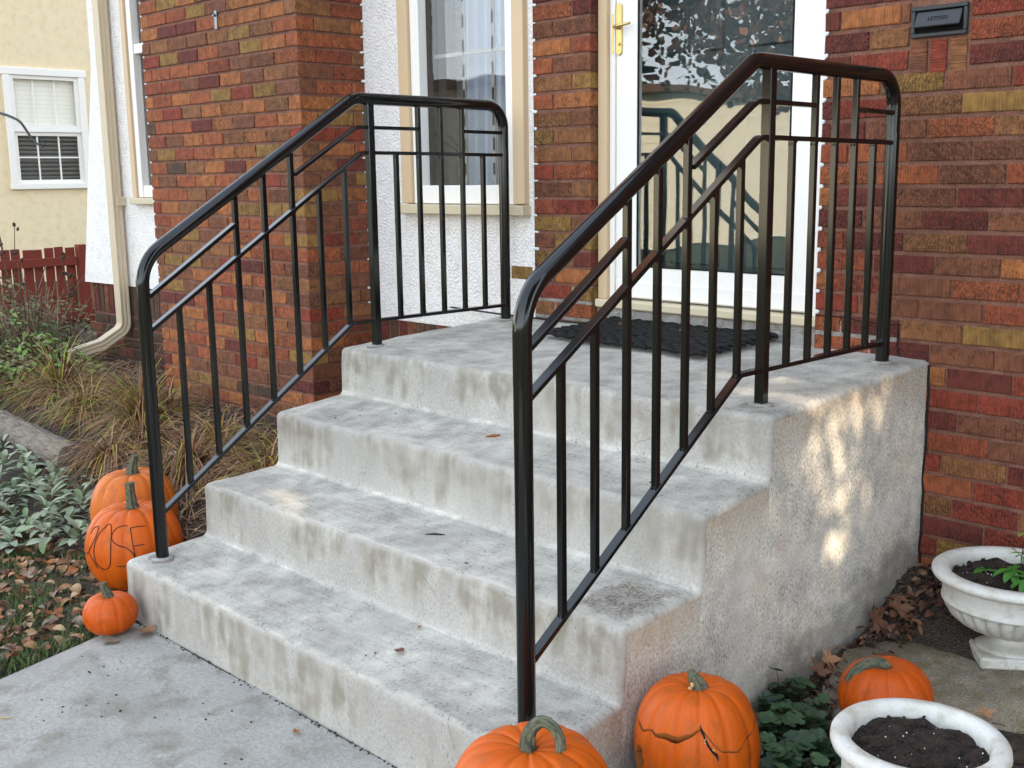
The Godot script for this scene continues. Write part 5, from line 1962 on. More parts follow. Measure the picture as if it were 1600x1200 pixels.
func round_leaf(sd: int) -> ArrayMesh:
	var r := RandomNumberGenerator.new()
	r.seed = sd
	var b := MB.new()
	b.smooth(true)
	var n := 22
	var f := func(a: float, k: float) -> Vector3:
		var rad := (1.0 + 0.085 * cos(a * 9.0) + 0.02 * cos(a * 27.0)) * (1.0 - 0.55 * exp(-pow(wrapf(a - PI, -PI, PI) / 0.28, 2.0))) * k
		return Vector3(sin(a) * rad, 0.14 * k * k + 0.07 * sin(a * 4.0 + sd) * k, cos(a) * rad)
	for i in n:
		var a0 := TAU * i / n
		var a1 := TAU * (i + 1) / n
		b.quad(f.call(a0, 0.55), f.call(a0, 1.0), f.call(a1, 1.0), f.call(a1, 0.55))
		b.tri(Vector3.ZERO, f.call(a0, 0.55), f.call(a1, 0.55))
	return b.done()

# ---------------------------------------------------------------- doormat
func doormat() -> void:
	var t := thing("doormat", "black woven rubber doormat lying before the storm door", "doormat", Vector3(0.905, 0.8165, 0.148), -0.06)
	t.rotation.x = 0.046
	var shapes := []
	for k in 3:
		var b := MB.new()
		var sec := rect_section(0.0175 + 0.001 * k, 0.015, 0.005)
		b.sweep(PackedVector3Array([Vector3(-0.031, 0, 0), Vector3(-0.024, 0.006, 0), Vector3(0, 0.009 + 0.001 * k, 0), Vector3(0.024, 0.006, 0), Vector3(0.031, 0, 0)]), sec, PackedFloat32Array([0.55, 1.0, 1.0, 1.0, 0.55]), true, Vector3.ZERO, true)
		shapes.append(b.done())
	for j in 21:
		for i in 12:
			var o := obj("link", shapes[rng.randi() % 3], M.rubber, t)
			var x := (i - 5.5) * 0.0615 + (0.0307 if j % 2 == 0 else 0.0) - 0.015
			o.transform = Transform3D(Basis.from_euler(Vector3(rf(-0.25, 0.25), rf(-0.07, 0.07), rf(-0.08, 0.08))), Vector3(x, 0.008 + rf(-0.001, 0.0025), (j - 10) * 0.0215))
	# bits of leaf caught in the mat
	var places := []
	var colors := []
	for i in 26:
		places.append(t.transform * Transform3D(Basis.from_euler(Vector3(rf(-0.4, 0.4), rf(0, TAU), rf(-0.4, 0.4))).scaled(Vector3.ONE * rf(0.006, 0.014)), Vector3(rf(-0.35, 0.35), 0.019, rf(-0.22, -0.02))))
		colors.append([Color(0.20, 0.09, 0.05), Color(0.34, 0.24, 0.14), Color(0.28, 0.13, 0.06)][rng.randi() % 3])
	tag(copies("leaf_crumbs", lobed_leaf(4, 3, 0.4), M.dry_any, places, colors), "bits of dry leaf caught on the black doormat", "leaf crumbs")

# ---------------------------------------------------------------- left bed
func grass_tuft(at: Vector3, label: String, count: int, len: float, spread: float, green: float, lean := Vector3.ZERO) -> void:
	var t := thing("grass_clump", label, "grass", at, 0.0, "ornamental grass dying back in the left bed")
	var b := MB.new()
	b.smooth(true)
	for i in count:
		var a := rf(0, TAU)
		var r := rf(0, 0.06)
		var p := Vector3(sin(a) * r, -0.01, cos(a) * r)
		var out := (Vector3(sin(a + rf(-0.5, 0.5)), 0, cos(a + rf(-0.5, 0.5))) + lean).normalized()
		var l := len * rf(0.5, 1.15)
		var up := rf(0.25, 1.0)
		var w := rf(0.002, 0.0052)
		var c: Color
		if rng.randf() < green: c = [lin(0.60, 0.62, 0.20), lin(0.44, 0.55, 0.18), lin(0.72, 0.64, 0.22), lin(0.66, 0.50, 0.20)][rng.randi() % 4]
		else: c = [lin(0.58, 0.43, 0.30), lin(0.47, 0.34, 0.24), lin(0.66, 0.53, 0.39), lin(0.37, 0.26, 0.19), lin(0.54, 0.36, 0.23)][rng.randi() % 5]
		c = c * rf(0.75, 1.2)
		var pts := []
		var v := (out * (1.15 - up) + Vector3(0, up + 0.15, 0)).normalized()
		var q := p
		for k in 6:
			pts.append(q)
			q += v * l / 5.0
			v = (v + Vector3(0, -rf(0.28, 0.62) * spread, 0) + out * 0.12).normalized()
			if at.y + q.y < ground_y(at.x + q.x, at.z + q.z) + 0.012: v.y = maxf(v.y, rf(0.0, 0.1))
		var sd := v.cross(Vector3.UP).normalized() * w
		b.color(c)
		for k in 5:
			var w0 := sd * (1.0 - k / 5.2)
			var w1 := sd * (1.0 - (k + 1) / 5.2)
			b.quad(pts[k] - w0, pts[k] + w0, pts[k + 1] + w1, pts[k + 1] - w1)
	obj("blades", b.done(), M.dry_any, t)

func stalk_plant(at: Vector3, label: String, stems: Array, twigs: int, h: float) -> void:
	var t := thing("dead_perennial", label, "plant", at, 0.0, "perennials gone to seed in the left bed")
	for s in stems:
		# s: [x lean, z lean, height, seed heads]
		var b := MB.new()
		var path := PackedVector3Array()
		for k in 7:
			var u := k / 6.0
			path.append(Vector3(s[0] * u * u + rf(-0.008, 0.008), s[2] * u, s[1] * u * u + rf(-0.008, 0.008)))
		b.tube(path, 0.0042, 5, PackedFloat32Array([1.2, 1.1, 1, 0.9, 0.8, 0.7, 0.5]))
		obj("stalk", b.done(), M.twig, t)
		b = MB.new()
		for m in int(s[3]):
			var p := path[6 - m % 3] + Vector3(rf(-0.02, 0.02), rf(-0.02, 0.02), rf(-0.02, 0.02))
			b.box(p, Vector3(rf(0.012, 0.022), rf(0.02, 0.034), rf(0.012, 0.02)), 0.005, Basis.from_euler(Vector3(rf(-1, 1), rf(-1, 1), rf(-1, 1))))
		if s[3] > 0: stuff(obj("seed_heads", b.done(), M.bark, t))
	var b := MB.new()
	for i in twigs:
		var a := rf(0, TAU)
		var l := h * rf(0.4, 1.1)
		var d := Vector3(sin(a) * rf(0.1, 0.8), 1.0, cos(a) * rf(0.1, 0.8)).normalized()
		var p := Vector3(sin(a), 0, cos(a)) * rf(0, 0.12)
		b.color([lin(0.46, 0.38, 0.31), lin(0.38, 0.29, 0.23), lin(0.58, 0.50, 0.42), lin(0.30, 0.20, 0.17)][rng.randi() % 4])
		var e := p + d * l + Vector3(rf(-0.06, 0.06), 0, rf(-0.06, 0.06))
		b.tube(PackedVector3Array([p, p.lerp(e, 0.5) + Vector3(rf(-0.03, 0.03), 0.0, rf(-0.03, 0.03)), e]), rf(0.0012, 0.0026), 4)
		for m in 2:
			var q := p.lerp(e, rf(0.4, 0.95))
			b.tube(PackedVector3Array([q, q + Vector3(rf(-0.1, 0.1), rf(0.0, 0.09), rf(-0.1, 0.1))]), 0.0011, 3)
	stuff(obj("twigs", b.done(), M.dry_any, t))

func leafy_plant(at: Vector3, label: String, count: int, r: float, h: float, size: float, tones: Array) -> void:
	var t := thing("leafy_perennial", label, "plant", at, 0.0, "leafy perennials in the left bed")
	var places := []
	var colors := []
	var b := MB.new()
	for i in 14:
		var a := rf(0, TAU)
		b.tube(PackedVector3Array([Vector3(rf(-0.03, 0.03), 0, rf(-0.03, 0.03)), Vector3(sin(a) * r * 0.5, h * rf(0.5, 0.9), cos(a) * r * 0.5)]), 0.002, 4)
	obj("stems", b.done(), M.twig, t)
	for i in count:
		var a := rf(0, TAU)
		var q := sqrt(rng.randf()) * r
		var y := h * (1.0 - 0.7 * (q / r) * (q / r)) * pow(rng.randf(), 0.5)
		places.append(Transform3D(Basis.from_euler(Vector3(rf(-0.7, 0.5), a + rf(-0.8, 0.8), rf(-0.5, 0.5))).scaled(Vector3.ONE * size * rf(0.6, 1.3)), Vector3(sin(a) * q, y, cos(a) * q)))
		colors.append((tones[rng.randi() % tones.size()] as Color) * rf(0.7, 1.3))
	copies("leaves", blade_leaf(1.0, 0.5, 0.5, 0.25, 4), M.leaf_any, places, colors, t)

func left_bed() -> void:
	# weathered log edging
	var t := thing("garden_log", "weathered grey log edging the bed, above the silvery leaves", "log")
	var b := MB.new()
	var nn := FastNoiseLite.new()
	nn.seed = 6
	nn.frequency = 1.2
	var rows := []
	for i in 25:
		var a := TAU * (i % 24) / 24.0
		var col := PackedVector3Array()
		for j in 31:
			var u := j / 30.0
			var c := Vector3(-3.0, 0.165, 1.16).lerp(Vector3(-1.44, 0.185, 1.30), u)
			var r := 0.072 * (1.0 + 0.22 * nn.get_noise_3d(u * 6.0, cos(a) * 1.5, sin(a) * 1.5) + 0.1 * nn.get_noise_3d(u * 30.0, cos(a) * 5.0, sin(a) * 5.0))
			if j == 0 or j == 30: r *= 0.9
			col.append(c + Vector3(0, cos(a) * r, sin(a) * r))
		rows.append(col)
	rows.reverse()
	b.smooth(true)
	b.grid(rows)
	b.smooth(false)
	for i in 24: b.tri(Vector3(-1.437, 0.185, 1.30), rows[i][30], rows[i + 1][30])
	obj("log", b.done(), M.grey_wood, t)
	t = thing("timber_end", "short dark timber end half buried beside the second step", "timber", Vector3(-0.50, 0.085, 1.17), 0.35)
	b = MB.new()
	b.box(Vector3(-0.16, 0, 0), Vector3(0.42, 0.085, 0.10), 0.008, Basis(Vector3(0, 0, 1), -0.12))
	obj("timber", b.done(), M.grey_wood, t)
	# lamb's ear
	var leaves := []
	for k in 5: leaves.append(blade_leaf(0.062 + 0.008 * k, 0.031 + 0.003 * (k % 3), 0.55 + 0.22 * (k % 4), 0.35 - 0.08 * (k % 3), 7))
	var spots := [[-2.15, 1.42, "at the far left edge, below the log"], [-1.92, 1.62, "at the left edge, above the fallen leaves"], [-1.68, 1.40, "in the middle just below the log"], [-1.55, 1.60, "in the middle of the patch"], [-1.32, 1.43, "right of the log's near end"], [-1.33, 1.70, "lowest in the middle, at the edge of the lawn"], [-1.05, 1.50, "nearest behind the tall pumpkin"], [-1.02, 1.70, "lower right, beside the lettered pumpkin"], [-0.82, 1.58, "touching the tall pumpkin on its left"]]
	for s in spots:
		var at := Vector3(s[0], ground_y(s[0], s[1]) - 0.005, s[1])
		t = thing("lambs_ear", "silvery felted lamb's ear plant " + s[2], "plant", at, rf(0, TAU), "silvery lamb's ear plants below the log")
		for i in 62:
			var shoot := i % 4
			var c := Vector3(sin(shoot * 1.6 + 0.4) * 0.09, 0, cos(shoot * 1.6 + 0.4) * 0.09)
			var a := i * 2.4 + rf(-0.4, 0.4)
			var inner := float(i / 4) / 15.5
			var up := lerpf(0.15, 1.15, inner) + rf(-0.15, 0.2)
			var o := obj("leaf", leaves[rng.randi() % 5], M["felt_%d" % (rng.randi() % 3)], t)
			var k := rf(0.8, 1.2) * lerpf(1.1, 0.75, inner)
			o.transform = Transform3D(Basis(Vector3.UP, a) * Basis(Vector3(1, 0, 0), -up) * Basis(Vector3(0, 0, 1), rf(-0.35, 0.35)), c + Vector3(sin(a) * 0.012, 0.02 + 0.055 * inner + rf(0, 0.03), cos(a) * 0.012)).scaled_local(Vector3.ONE * k)
	# ornamental grasses
	var thatch := []
	var tints := []
	for i in 9000:
		var x := rf(-4.6, -0.02)
		var z := rf(0.1, 1.45)
		if x < -1.4 and z > 1.02: continue
		if x > BL - 0.02 and x < BX + 0.02 and z < BZ + 0.02: continue
		thatch.append(Transform3D(Basis.from_euler(Vector3(rf(-0.25, 0.35), rf(0, TAU), rf(-0.3, 0.3))).scaled(Vector3(1, 1, rf(0.6, 1.6))), Vector3(x, ground_y(x, z) + rf(0.01, 0.05), z)))
		tints.append(([lin(0.58, 0.43, 0.31), lin(0.46, 0.34, 0.25), lin(0.64, 0.52, 0.40), lin(0.36, 0.26, 0.19), lin(0.52, 0.38, 0.26)][rng.randi() % 5] as Color) * rf(0.7, 1.2))
	tag(copies("dry_thatch", blade_leaf(0.12, 0.006, 0.5, 0.3, 3), M.dry_any, thatch, tints), "matted dry straw covering the soil of the left bed", "straw")
	var gs := [
		[-2.75, 0.78, 260, 0.46, 0.9, 0.22, "tall straw coloured grass clump beside the downspout outlet"],
		[-2.2, 0.88, 240, 0.36, 1.0, 0.25, "yellowing grass clump hanging over the log"],
		[-1.75, 0.80, 260, 0.44, 0.9, 0.22, "grass clump with golden blades just left of the railing post"],
		[-1.35, 1.00, 240, 0.33, 1.1, 0.12, "brown matted grass clump below the railing post"],
		[-1.0, 0.82, 170, 0.28, 1.0, 0.18, "grass clump in front of the brick bay, behind the balusters"],
		[-0.80, 1.08, 260, 0.36, 1.2, 0.08, "brown combed-over grass above the tall pumpkin"],
		[-0.50, 0.80, 180, 0.29, 0.9, 0.30, "greenish grass clump beside the third step"],
		[-0.30, 0.60, 130, 0.26, 0.9, 0.30, "narrow grass clump against the third riser"],
		[-0.38, 0.98, 200, 0.30, 1.2, 0.12, "low brown grass beside the second step"],
		[-1.9, 0.58, 110, 0.22, 0.8, 0.2, "thin dry grass at the foot of the brick bay"],
		[-3.2, 0.85, 180, 0.30, 1.2, 0.05, "flattened dry grass at the upper left of the log"],
		[-1.30, 1.18, 160, 0.26, 1.2, 0.10, "dry grass tumbling past the near end of the log"]]
	for q in gs: grass_tuft(Vector3(q[0], ground_y(q[0], q[1]), q[1]), q[6], int(q[2] * 1.5), q[3] * 1.25, q[4], q[5] * 1.3, Vector3(0.25, 0, 0.3))
	# seed stalks and twiggy perennials at the far left
	stalk_plant(Vector3(-4.55, 0.12, 0.30), "tallest dead stalks with seed heads, before the yellow wall", [[-0.26, 0.0, 1.28, 3], [-0.13, 0.02, 1.18, 7], [0.16, 0.0, 0.98, 6]], 110, 0.72)
	stalk_plant(Vector3(-4.9, 0.12, 0.62), "dead stalks at the left edge before the red fence", [[-0.05, 0.0, 0.88, 4], [0.06, 0.0, 0.80, 3]], 120, 0.7)
	stalk_plant(Vector3(-3.95, 0.15, 0.50), "twiggy dead plant before the brick base of the stucco corner", [[0.10, 0, 0.75, 2]], 90, 0.62)
	stalk_plant(Vector3(-4.3, 0.15, 0.85), "low tangle of bare grey stems at the left edge", [[-0.1, 0.1, 0.55, 0]], 60, 0.5)
	stalk_plant(Vector3(-3.72, 0.2, 0.26), "thin stalk with dark leaves against the white stucco", [[-0.05, 0.0, 0.72, 9], [0.10, 0.0, 0.62, 5]], 16, 0.35)
	stalk_plant(Vector3(-3.5, 0.17, 0.95), "dead stems leaning over the upper bed", [[0.1, 0.1, 0.5, 0]], 50, 0.42)
	var gt := [Color(0.08, 0.16, 0.03), Color(0.12, 0.20, 0.04), Color(0.06, 0.11, 0.03), Color(0.16, 0.19, 0.05)]
	var ot := [Color(0.11, 0.13, 0.04), Color(0.08, 0.11, 0.03), Color(0.17, 0.15, 0.05), Color(0.15, 0.09, 0.04)]
	leafy_plant(Vector3(-3.35, 0.17, 1.02), "bright green leafy plant at the left edge, nearest the log", 420, 0.24, 0.26, 0.055, [Color(0.12, 0.30, 0.04), Color(0.17, 0.36, 0.05), Color(0.10, 0.22, 0.04)])
	leafy_plant(Vector3(-3.75, 0.16, 0.62), "broad green plant in front of the brick base", 700, 0.42, 0.46, 0.055, gt)
	leafy_plant(Vector3(-4.25, 0.14, 0.55), "olive and brown bushy plant left of the stucco corner", 800, 0.46, 0.66, 0.05, ot)
	leafy_plant(Vector3(-4.7, 0.13, 0.85), "mixed green and brown plant at the left edge", 700, 0.5, 0.52, 0.055, ot)
	leafy_plant(Vector3(-3.05, 0.18, 0.62), "small green plant beside the downspout", 220, 0.20, 0.22, 0.045, gt)
	leafy_plant(Vector3(-3.3, 0.17, 0.72), "tangled green plant in front of the downspout outlet", 700, 0.40, 0.36, 0.05, [Color(0.12, 0.25, 0.04), Color(0.16, 0.29, 0.05), Color(0.20, 0.23, 0.07), Color(0.20, 0.16, 0.08)])
	leafy_plant(Vector3(-4.05, 0.15, 0.95), "leggy green plant with yellow leaves at the left edge", 700, 0.44, 0.46, 0.055, [Color(0.10, 0.19, 0.04), Color(0.14, 0.22, 0.05), Color(0.34, 0.30, 0.06), Color(0.14, 0.10, 0.05)])
	stalk_plant(Vector3(-3.6, 0.17, 0.55), "bare grey stems between the downspout and the green plants", [[0.12, 0.12, 0.6, 0], [-0.15, 0.1, 0.55, 0]], 70, 0.5)
	leafy_plant(Vector3(-4.45, 0.13, 0.10), "dark bushy plant between the red fence and the stucco corner", 600, 0.42, 0.50, 0.05, ot)
	t = thing("pale_stone", "pale flat stone at the left edge above the log", "stone", Vector3(-3.75, 0.17, 1.22), 0.3)
	b = MB.new()
	b.box(Vector3(0, 0.02, 0), Vector3(0.5, 0.06, 0.16), 0.02, Basis(Vector3(0, 0, 1), 0.05))
	obj("stone", b.done(), M.urn, t)
	# thin hose looping down beside the steps
	b = MB.new()
	var hp := PackedVector3Array([Vector3(-0.06, 0.27, 0.70), Vector3(-0.28, 0.275, 0.86), Vector3(-0.46, 0.25, 1.02), Vector3(-0.53, 0.20, 1.17), Vector3(-0.50, 0.14, 1.28), Vector3(-0.36, 0.085, 1.36), Vector3(-0.18, 0.06, 1.42), Vector3(-0.04, 0.05, 1.46)])
	var hc := Curve3D.new()
	for i in hp.size():
		var d := (hp[mini(i + 1, hp.size() - 1)] - hp[maxi(i - 1, 0)]) / 6.0
		hc.add_point(hp[i], -d, d)
	b.tube(hc.tessellate(4, 4), 0.0065, 8)
	tag(obj("hose", b.done(), M.hose), "thin grey hose looping out beside the left of the steps", "hose")
	b = MB.new()
	b.box(Vector3.ZERO, Vector3(0.055, 0.003, 0.026), 0.001)
	b.box(Vector3(-0.016, 0.0024, 0), Vector3(0.020, 0.002, 0.024), 0.0006)
	var o := obj("plant_tag", b.done(), M.white_vinyl)
	o.position = Vector3(-0.93, 0.26, 1.07)
	o.rotation = Vector3(0.4, 0.5, 0.1)
	tag(o, "small white plastic plant tag lying in the dry grass", "plant tag")
	# lawn with fallen leaves
	var places := []
	var colors := []
	for i in 40000:
		var far := i >= 24000
		var x := rf(-7.0, -2.4) if far else rf(-2.6, 0.35)
		var z := rf(1.4, 4.0) if far else rf(1.62, 2.8)
		if x > 0.02 + (z - 1.754) * 0.27 and z > 1.7: continue
		if nn.get_noise_2d(x * 2.5, z * 2.5) < rf(-0.35, 0.15): continue
		places.append(Transform3D(Basis.from_euler(Vector3(rf(-0.7, 0.7), rf(0, TAU), rf(-0.7, 0.7))).scaled(Vector3(1, rf(0.6, 1.5), 1) * (1.7 if far else 1.0)), Vector3(x, ground_y(x, z) - 0.004, z)))
		colors.append(([Color(0.09, 0.16, 0.04), Color(0.07, 0.12, 0.035), Color(0.12, 0.18, 0.05), Color(0.20, 0.18, 0.09)][rng.randi() % 4] as Color) * rf(0.7, 1.3))
	b = MB.new()
	b.tri(Vector3(-0.0022, 0, 0), Vector3(0.0022, 0, 0), Vector3(0.001, 0.035, 0.006))
	b.tri(Vector3(0.0015, 0.0, 0.002), Vector3(-0.0015, 0, 0.003), Vector3(-0.004, 0.03, -0.008))
	tag(copies("lawn_grass", b.done(), M.leaf_any, places, colors), "short green lawn left of the walkway", "grass")
	var tones := [lin(0.52, 0.36, 0.24), lin(0.62, 0.46, 0.32), lin(0.44, 0.30, 0.22), lin(0.66, 0.55, 0.42), lin(0.58, 0.36, 0.20), lin(0.48, 0.42, 0.36), lin(0.36, 0.24, 0.18)]
	for v in 3:
		places = []
		colors = []
		for i in 900:
			var x := rf(-2.2, 0.3)
			var z := rf(1.60, 2.7)
			if x > 0.0 + (z - 1.754) * 0.27 and z > 1.7: continue
			if nn.get_noise_2d(x * 1.5 + 9.0, z * 1.5) < rf(-0.9, 0.0): continue
			places.append(Transform3D(Basis.from_euler(Vector3(rf(-0.5, 0.5), rf(0, TAU), rf(-0.5, 0.5))).scaled(Vector3.ONE * rf(0.014, 0.034)), Vector3(x, ground_y(x, z) + rf(0.008, 0.026), z)))
			colors.append((tones[rng.randi() % 7] as Color) * rf(0.7, 1.25))
		tag(copies("leaf_litter", blade_leaf(1.7, 1.0 + 0.2 * v, 0.7 + 0.4 * v, 0.5, 4), M.dry_any, places, colors), ["small curled brown leaves strewn over the lawn", "tan and orange leaves scattered among the grass", "larger lobed dry leaves scattered on the lawn"][v], "leaves")
	# larger leaves that lie on top
	var big := [
		[-1.02, 2.02, 0.052, 0, "pale grey lobed leaf lying in the grass farthest from the walkway"],
		[-0.52, 1.98, 0.05, 1, "brown lobed leaf halfway between the walkway and the left edge"],
		[-0.3, 2.08, 0.045, 2, "orange lobed leaf on the grass a step left of the walkway edge"],
		[-0.75, 2.18, 0.05, 3, "dark brown lobed leaf in the middle of the lawn, low in the frame"],
		[-0.18, 1.93, 0.04, 2, "russet lobed leaf on the grass just left of the small pumpkin"],
		[-0.42, 2.2, 0.046, 5, "grey brown lobed leaf in the middle of the lawn near the walkway"],
		[-0.92, 1.86, 0.045, 3, "dark lobed leaf right below the silvery plants"],
		[-1.35, 2, 0.05, 1, "brown lobed leaf at the far left end of the lawn"],
		[-0.1, 2.12, 0.042, 1, "brown lobed leaf lying close to the walkway edge"],
		[-0.62, 1.83, 0.04, 0, "pale lobed leaf just below the lamb's ear nearest the lettered pumpkin"],
		[-1.2, 1.9, 0.045, 4, "tan lobed leaf at the left edge below the silvery plants"],
		[-0.02, 2.26, 0.042, 6, "dark russet leaf touching the walkway edge"]]
	for q in big:
		var lo := obj("fallen_leaf", lobed_leaf(40 + int(q[3]), 5, rf(0.2, 0.7), 0.5), leaf_material(q[3]))
		lo.transform = Transform3D(Basis.from_euler(Vector3(rf(-0.35, 0.35), rf(0, TAU), rf(-0.35, 0.35))).scaled(Vector3.ONE * q[2]), Vector3(q[0], ground_y(q[0], q[1]) + 0.02, q[1]))
		tag(lo, q[4], "leaf", "dry leaves on the lawn")
	# black wrought hook reaching in from the left
	b = MB.new()
	var kp := PackedVector3Array()
	for q in [[-2.62, 0.2], [-2.60, 1.0], [-2.55, 1.45], [-2.44, 1.64], [-2.28, 1.715], [-2.128, 1.707], [-1.99, 1.682], [-1.90, 1.655], [-1.82, 1.60], [-1.76, 1.565], [-1.70, 1.540], [-1.672, 1.527]]: kp.append(Vector3(q[0], q[1], 1.2))
	var kc := Curve3D.new()
	for i in kp.size():
		var d := (kp[mini(i + 1, kp.size() - 1)] - kp[maxi(i - 1, 0)]) / 6.0
		kc.add_point(kp[i], -d, d)
	var kt := kc.tessellate(4, 3)
	var ks := PackedFloat32Array()
	for i in kt.size(): ks.append(1.0 if kt[i].x < -2.0 else lerpf(1.0, 0.55, (kt[i].x + 2.0) / 0.33))
	t = thing("garden_hook", "thin black garden hook curving in from the left before the white window", "garden hook")
	b.tube(kt, 0.0068, 8, ks)
	obj("rod", b.done(), M.cable, t)
	b = MB.new()
	var cp := PackedVector3Array()
	for i in 12: cp.append(Vector3(-1.668 + sin(i * 0.5) * 0.022, 1.560 + cos(i * 0.5) * 0.02, 1.2 + i * 0.001))
	b.tube(cp, 0.002, 6)
	obj("curl", b.done(), M.cable, t)

func leaf_material(k: int) -> StandardMaterial3D:
	var called := "fallen_%d" % k
	if M.has(called): return M[called]
	var c: Color = [Color(0.62, 0.55, 0.48), Color(0.52, 0.36, 0.24), Color(0.58, 0.36, 0.20), Color(0.44, 0.30, 0.22), Color(0.62, 0.46, 0.32), Color(0.48, 0.42, 0.36), Color(0.40, 0.26, 0.19)][k]
	var m := mat(called, c, 0.8)
	m.backlight_enabled = true
	m.backlight = Color(0.25, 0.2, 0.15)
	return m

# ---------------------------------------------------------------- right bed
func right_bed() -> void:
	var nn := FastNoiseLite.new()
	nn.seed = 31
	nn.frequency = 2.5
	# flagstone under the urn
	var t := thing("flagstone", "rough brown flagstone under the fluted urn and the drooping-stem pumpkin", "stone")
	var outline := [[1.872, 0.52], [1.93, 0.37], [2.02, 0.27], [2.20, 0.10], [2.42, 0.14], [2.52, 0.36], [2.44, 0.55], [2.29, 0.64], [2.20, 0.80], [2.02, 0.83], [1.905, 0.70]]
	var b := MB.new()
	var c := Vector2(2.18, 0.46)
	var top := func(x: float, z: float) -> float: return 0.045 + nn.get_noise_2d(x * 2.0, z * 2.0) * 0.012 - 0.05 * smoothstep(0.45, 0.85, z)
	b.smooth(true)
	var rings := []
	for k in 6:
		var ring := PackedVector3Array()
		for i in outline.size() * 4 + 1:
			var j := (i / 4) % outline.size()
			var m := (j + 1) % outline.size()
			var p := Vector2(outline[j][0], outline[j][1]).lerp(Vector2(outline[m][0], outline[m][1]), (i % 4) / 4.0)
			p += Vector2(nn.get_noise_2d(p.x * 9, p.y * 9), nn.get_noise_2d(p.y * 9, p.x * 9)) * 0.016
			var s := 1.0 - pow(k / 5.0, 0.7) if k > 1 else (1.0 if k == 0 else 0.985)
			var q := c + (p - c) * s
			ring.append(Vector3(q.x, top.call(q.x, q.y) - (0.06 if k == 0 else 0.0), q.y))
		rings.append(ring)
	rings.reverse()
	b.grid(rings)
	obj("slab", b.done(), M.flagstone, t)
	# creeping geranium with scalloped leaves
	var shapes := []
	for k in 4: shapes.append(round_leaf(k))
	var spots := [[1.915, 1.13, "behind the carved pumpkin, nearest the side wall"], [2.03, 1.20, "right of the carved pumpkin"], [1.99, 0.97, "between the side wall and the rear pumpkin"], [2.12, 1.06, "left of the nearer urn"], [1.905, 0.86, "with one leaf standing against the side wall"]]
	for s in spots:
		var at := Vector3(s[0], ground_y(s[0], s[1]), s[1])
		t = thing("geranium", "dark green scalloped ground cover plant " + s[2], "plant", at, 0.0, "dark green ground cover behind the carved pumpkin")
		b = MB.new()
		for i in 56:
			var a := rf(0, TAU)
			var r := 0.10 * sqrt(rng.randf())
			var p := Vector3(sin(a) * r, rf(0.02, 0.085) * (1.0 - 3.0 * r), cos(a) * r)
			if at.x + p.x < W + 0.025: p.x = W + 0.03 - at.x + rf(0, 0.02)
			if s[1] < 0.9 and i == 0: p = Vector3(-0.045, 0.115, 0.0)
			var o := obj("leaf", shapes[rng.randi() % 4], M["geranium_%d" % (rng.randi() % 3)], t)
			o.transform = Transform3D(Basis.from_euler(Vector3(rf(-0.5, 0.5), rf(0, TAU), rf(-0.5, 0.5))).scaled(Vector3.ONE * rf(0.016, 0.028)), p)
			b.tube(PackedVector3Array([Vector3(p.x * 0.4, 0.0, p.z * 0.4), p]), 0.001, 3)
		stuff(obj("leaf_stalks", b.done(), M.twig, t))
	# dry leaves drifted against the wall and over the bed
	var tones := [lin(0.36, 0.23, 0.16), lin(0.44, 0.29, 0.20), lin(0.30, 0.20, 0.15), lin(0.52, 0.38, 0.26), lin(0.40, 0.31, 0.24), lin(0.26, 0.19, 0.15)]
	for v in 3:
		var places := []
		var colors := []
		for i in 900:
			var x := W + 0.02 + absf(rng.randfn()) * 0.30
			var z := rf(0.01, 1.7)
			if z > 0.6 and rng.randf() < 0.62: continue
			if x > 3.4: continue
			var y := ground_y(x, z)
			if Vector2(x - 2.18, z - 0.46).length() < 0.27 and (x > 1.98 or rng.randf() < 0.4): continue
			places.append(Transform3D(Basis.from_euler(Vector3(rf(-0.7, 0.7), rf(0, TAU), rf(-0.7, 0.7))).scaled(Vector3.ONE * rf(0.011, 0.026)), Vector3(x, y + rf(0.008, 0.03), z)))
			colors.append((tones[rng.randi() % 6] as Color) * rf(0.6, 1.2))
		tag(copies("leaf_drift", blade_leaf(2.2 - 0.3 * v, 0.8 + 0.25 * v, 0.6 + 0.5 * v, 0.6, 4), M.dry_any, places, colors), ["narrow brown leaves drifted along the stair side wall", "dark brown leaves strewn over the right bed", "tan curled leaves in the right bed"][v], "leaves")
	# a few large leaves standing up against the side wall
	var big := [[1.868, 0.335, 0.062, 6, 1.1, "big brown maple leaf standing against the side wall by the flagstone"], [1.90, 0.27, 0.055, 3, 0.6, "brown maple leaf leaning beside the big standing one"], [1.862, 0.60, 0.045, 4, 0.9, "tan curled leaf against the side wall left of the flagstone"], [1.875, 0.665, 0.042, 3, 0.5, "brown leaf just above the ground cover at the side wall"], [2.02, 0.03, 0.05, 3, 0.9, "rusty leaf wedged behind the fluted urn"], [2.31, 0.62, 0.03, 4, 0.2, "light tan leaf lying on the flagstone edge"]]
	for q in big:
		var o := obj("maple_leaf", lobed_leaf(80 + int(q[3]), 5, 0.35, 0.55), leaf_material(q[3]))
		o.transform = Transform3D((Basis(Vector3(0, 0, 1), -q[4]) * Basis(Vector3.UP, rf(0, TAU))).scaled(Vector3.ONE * q[2]), Vector3(q[0], ground_y(q[0], q[1]) + 0.045, q[1]))
		tag(o, q[5], "leaf")
	# twigs and needles on the bare soil to the right
	b = MB.new()
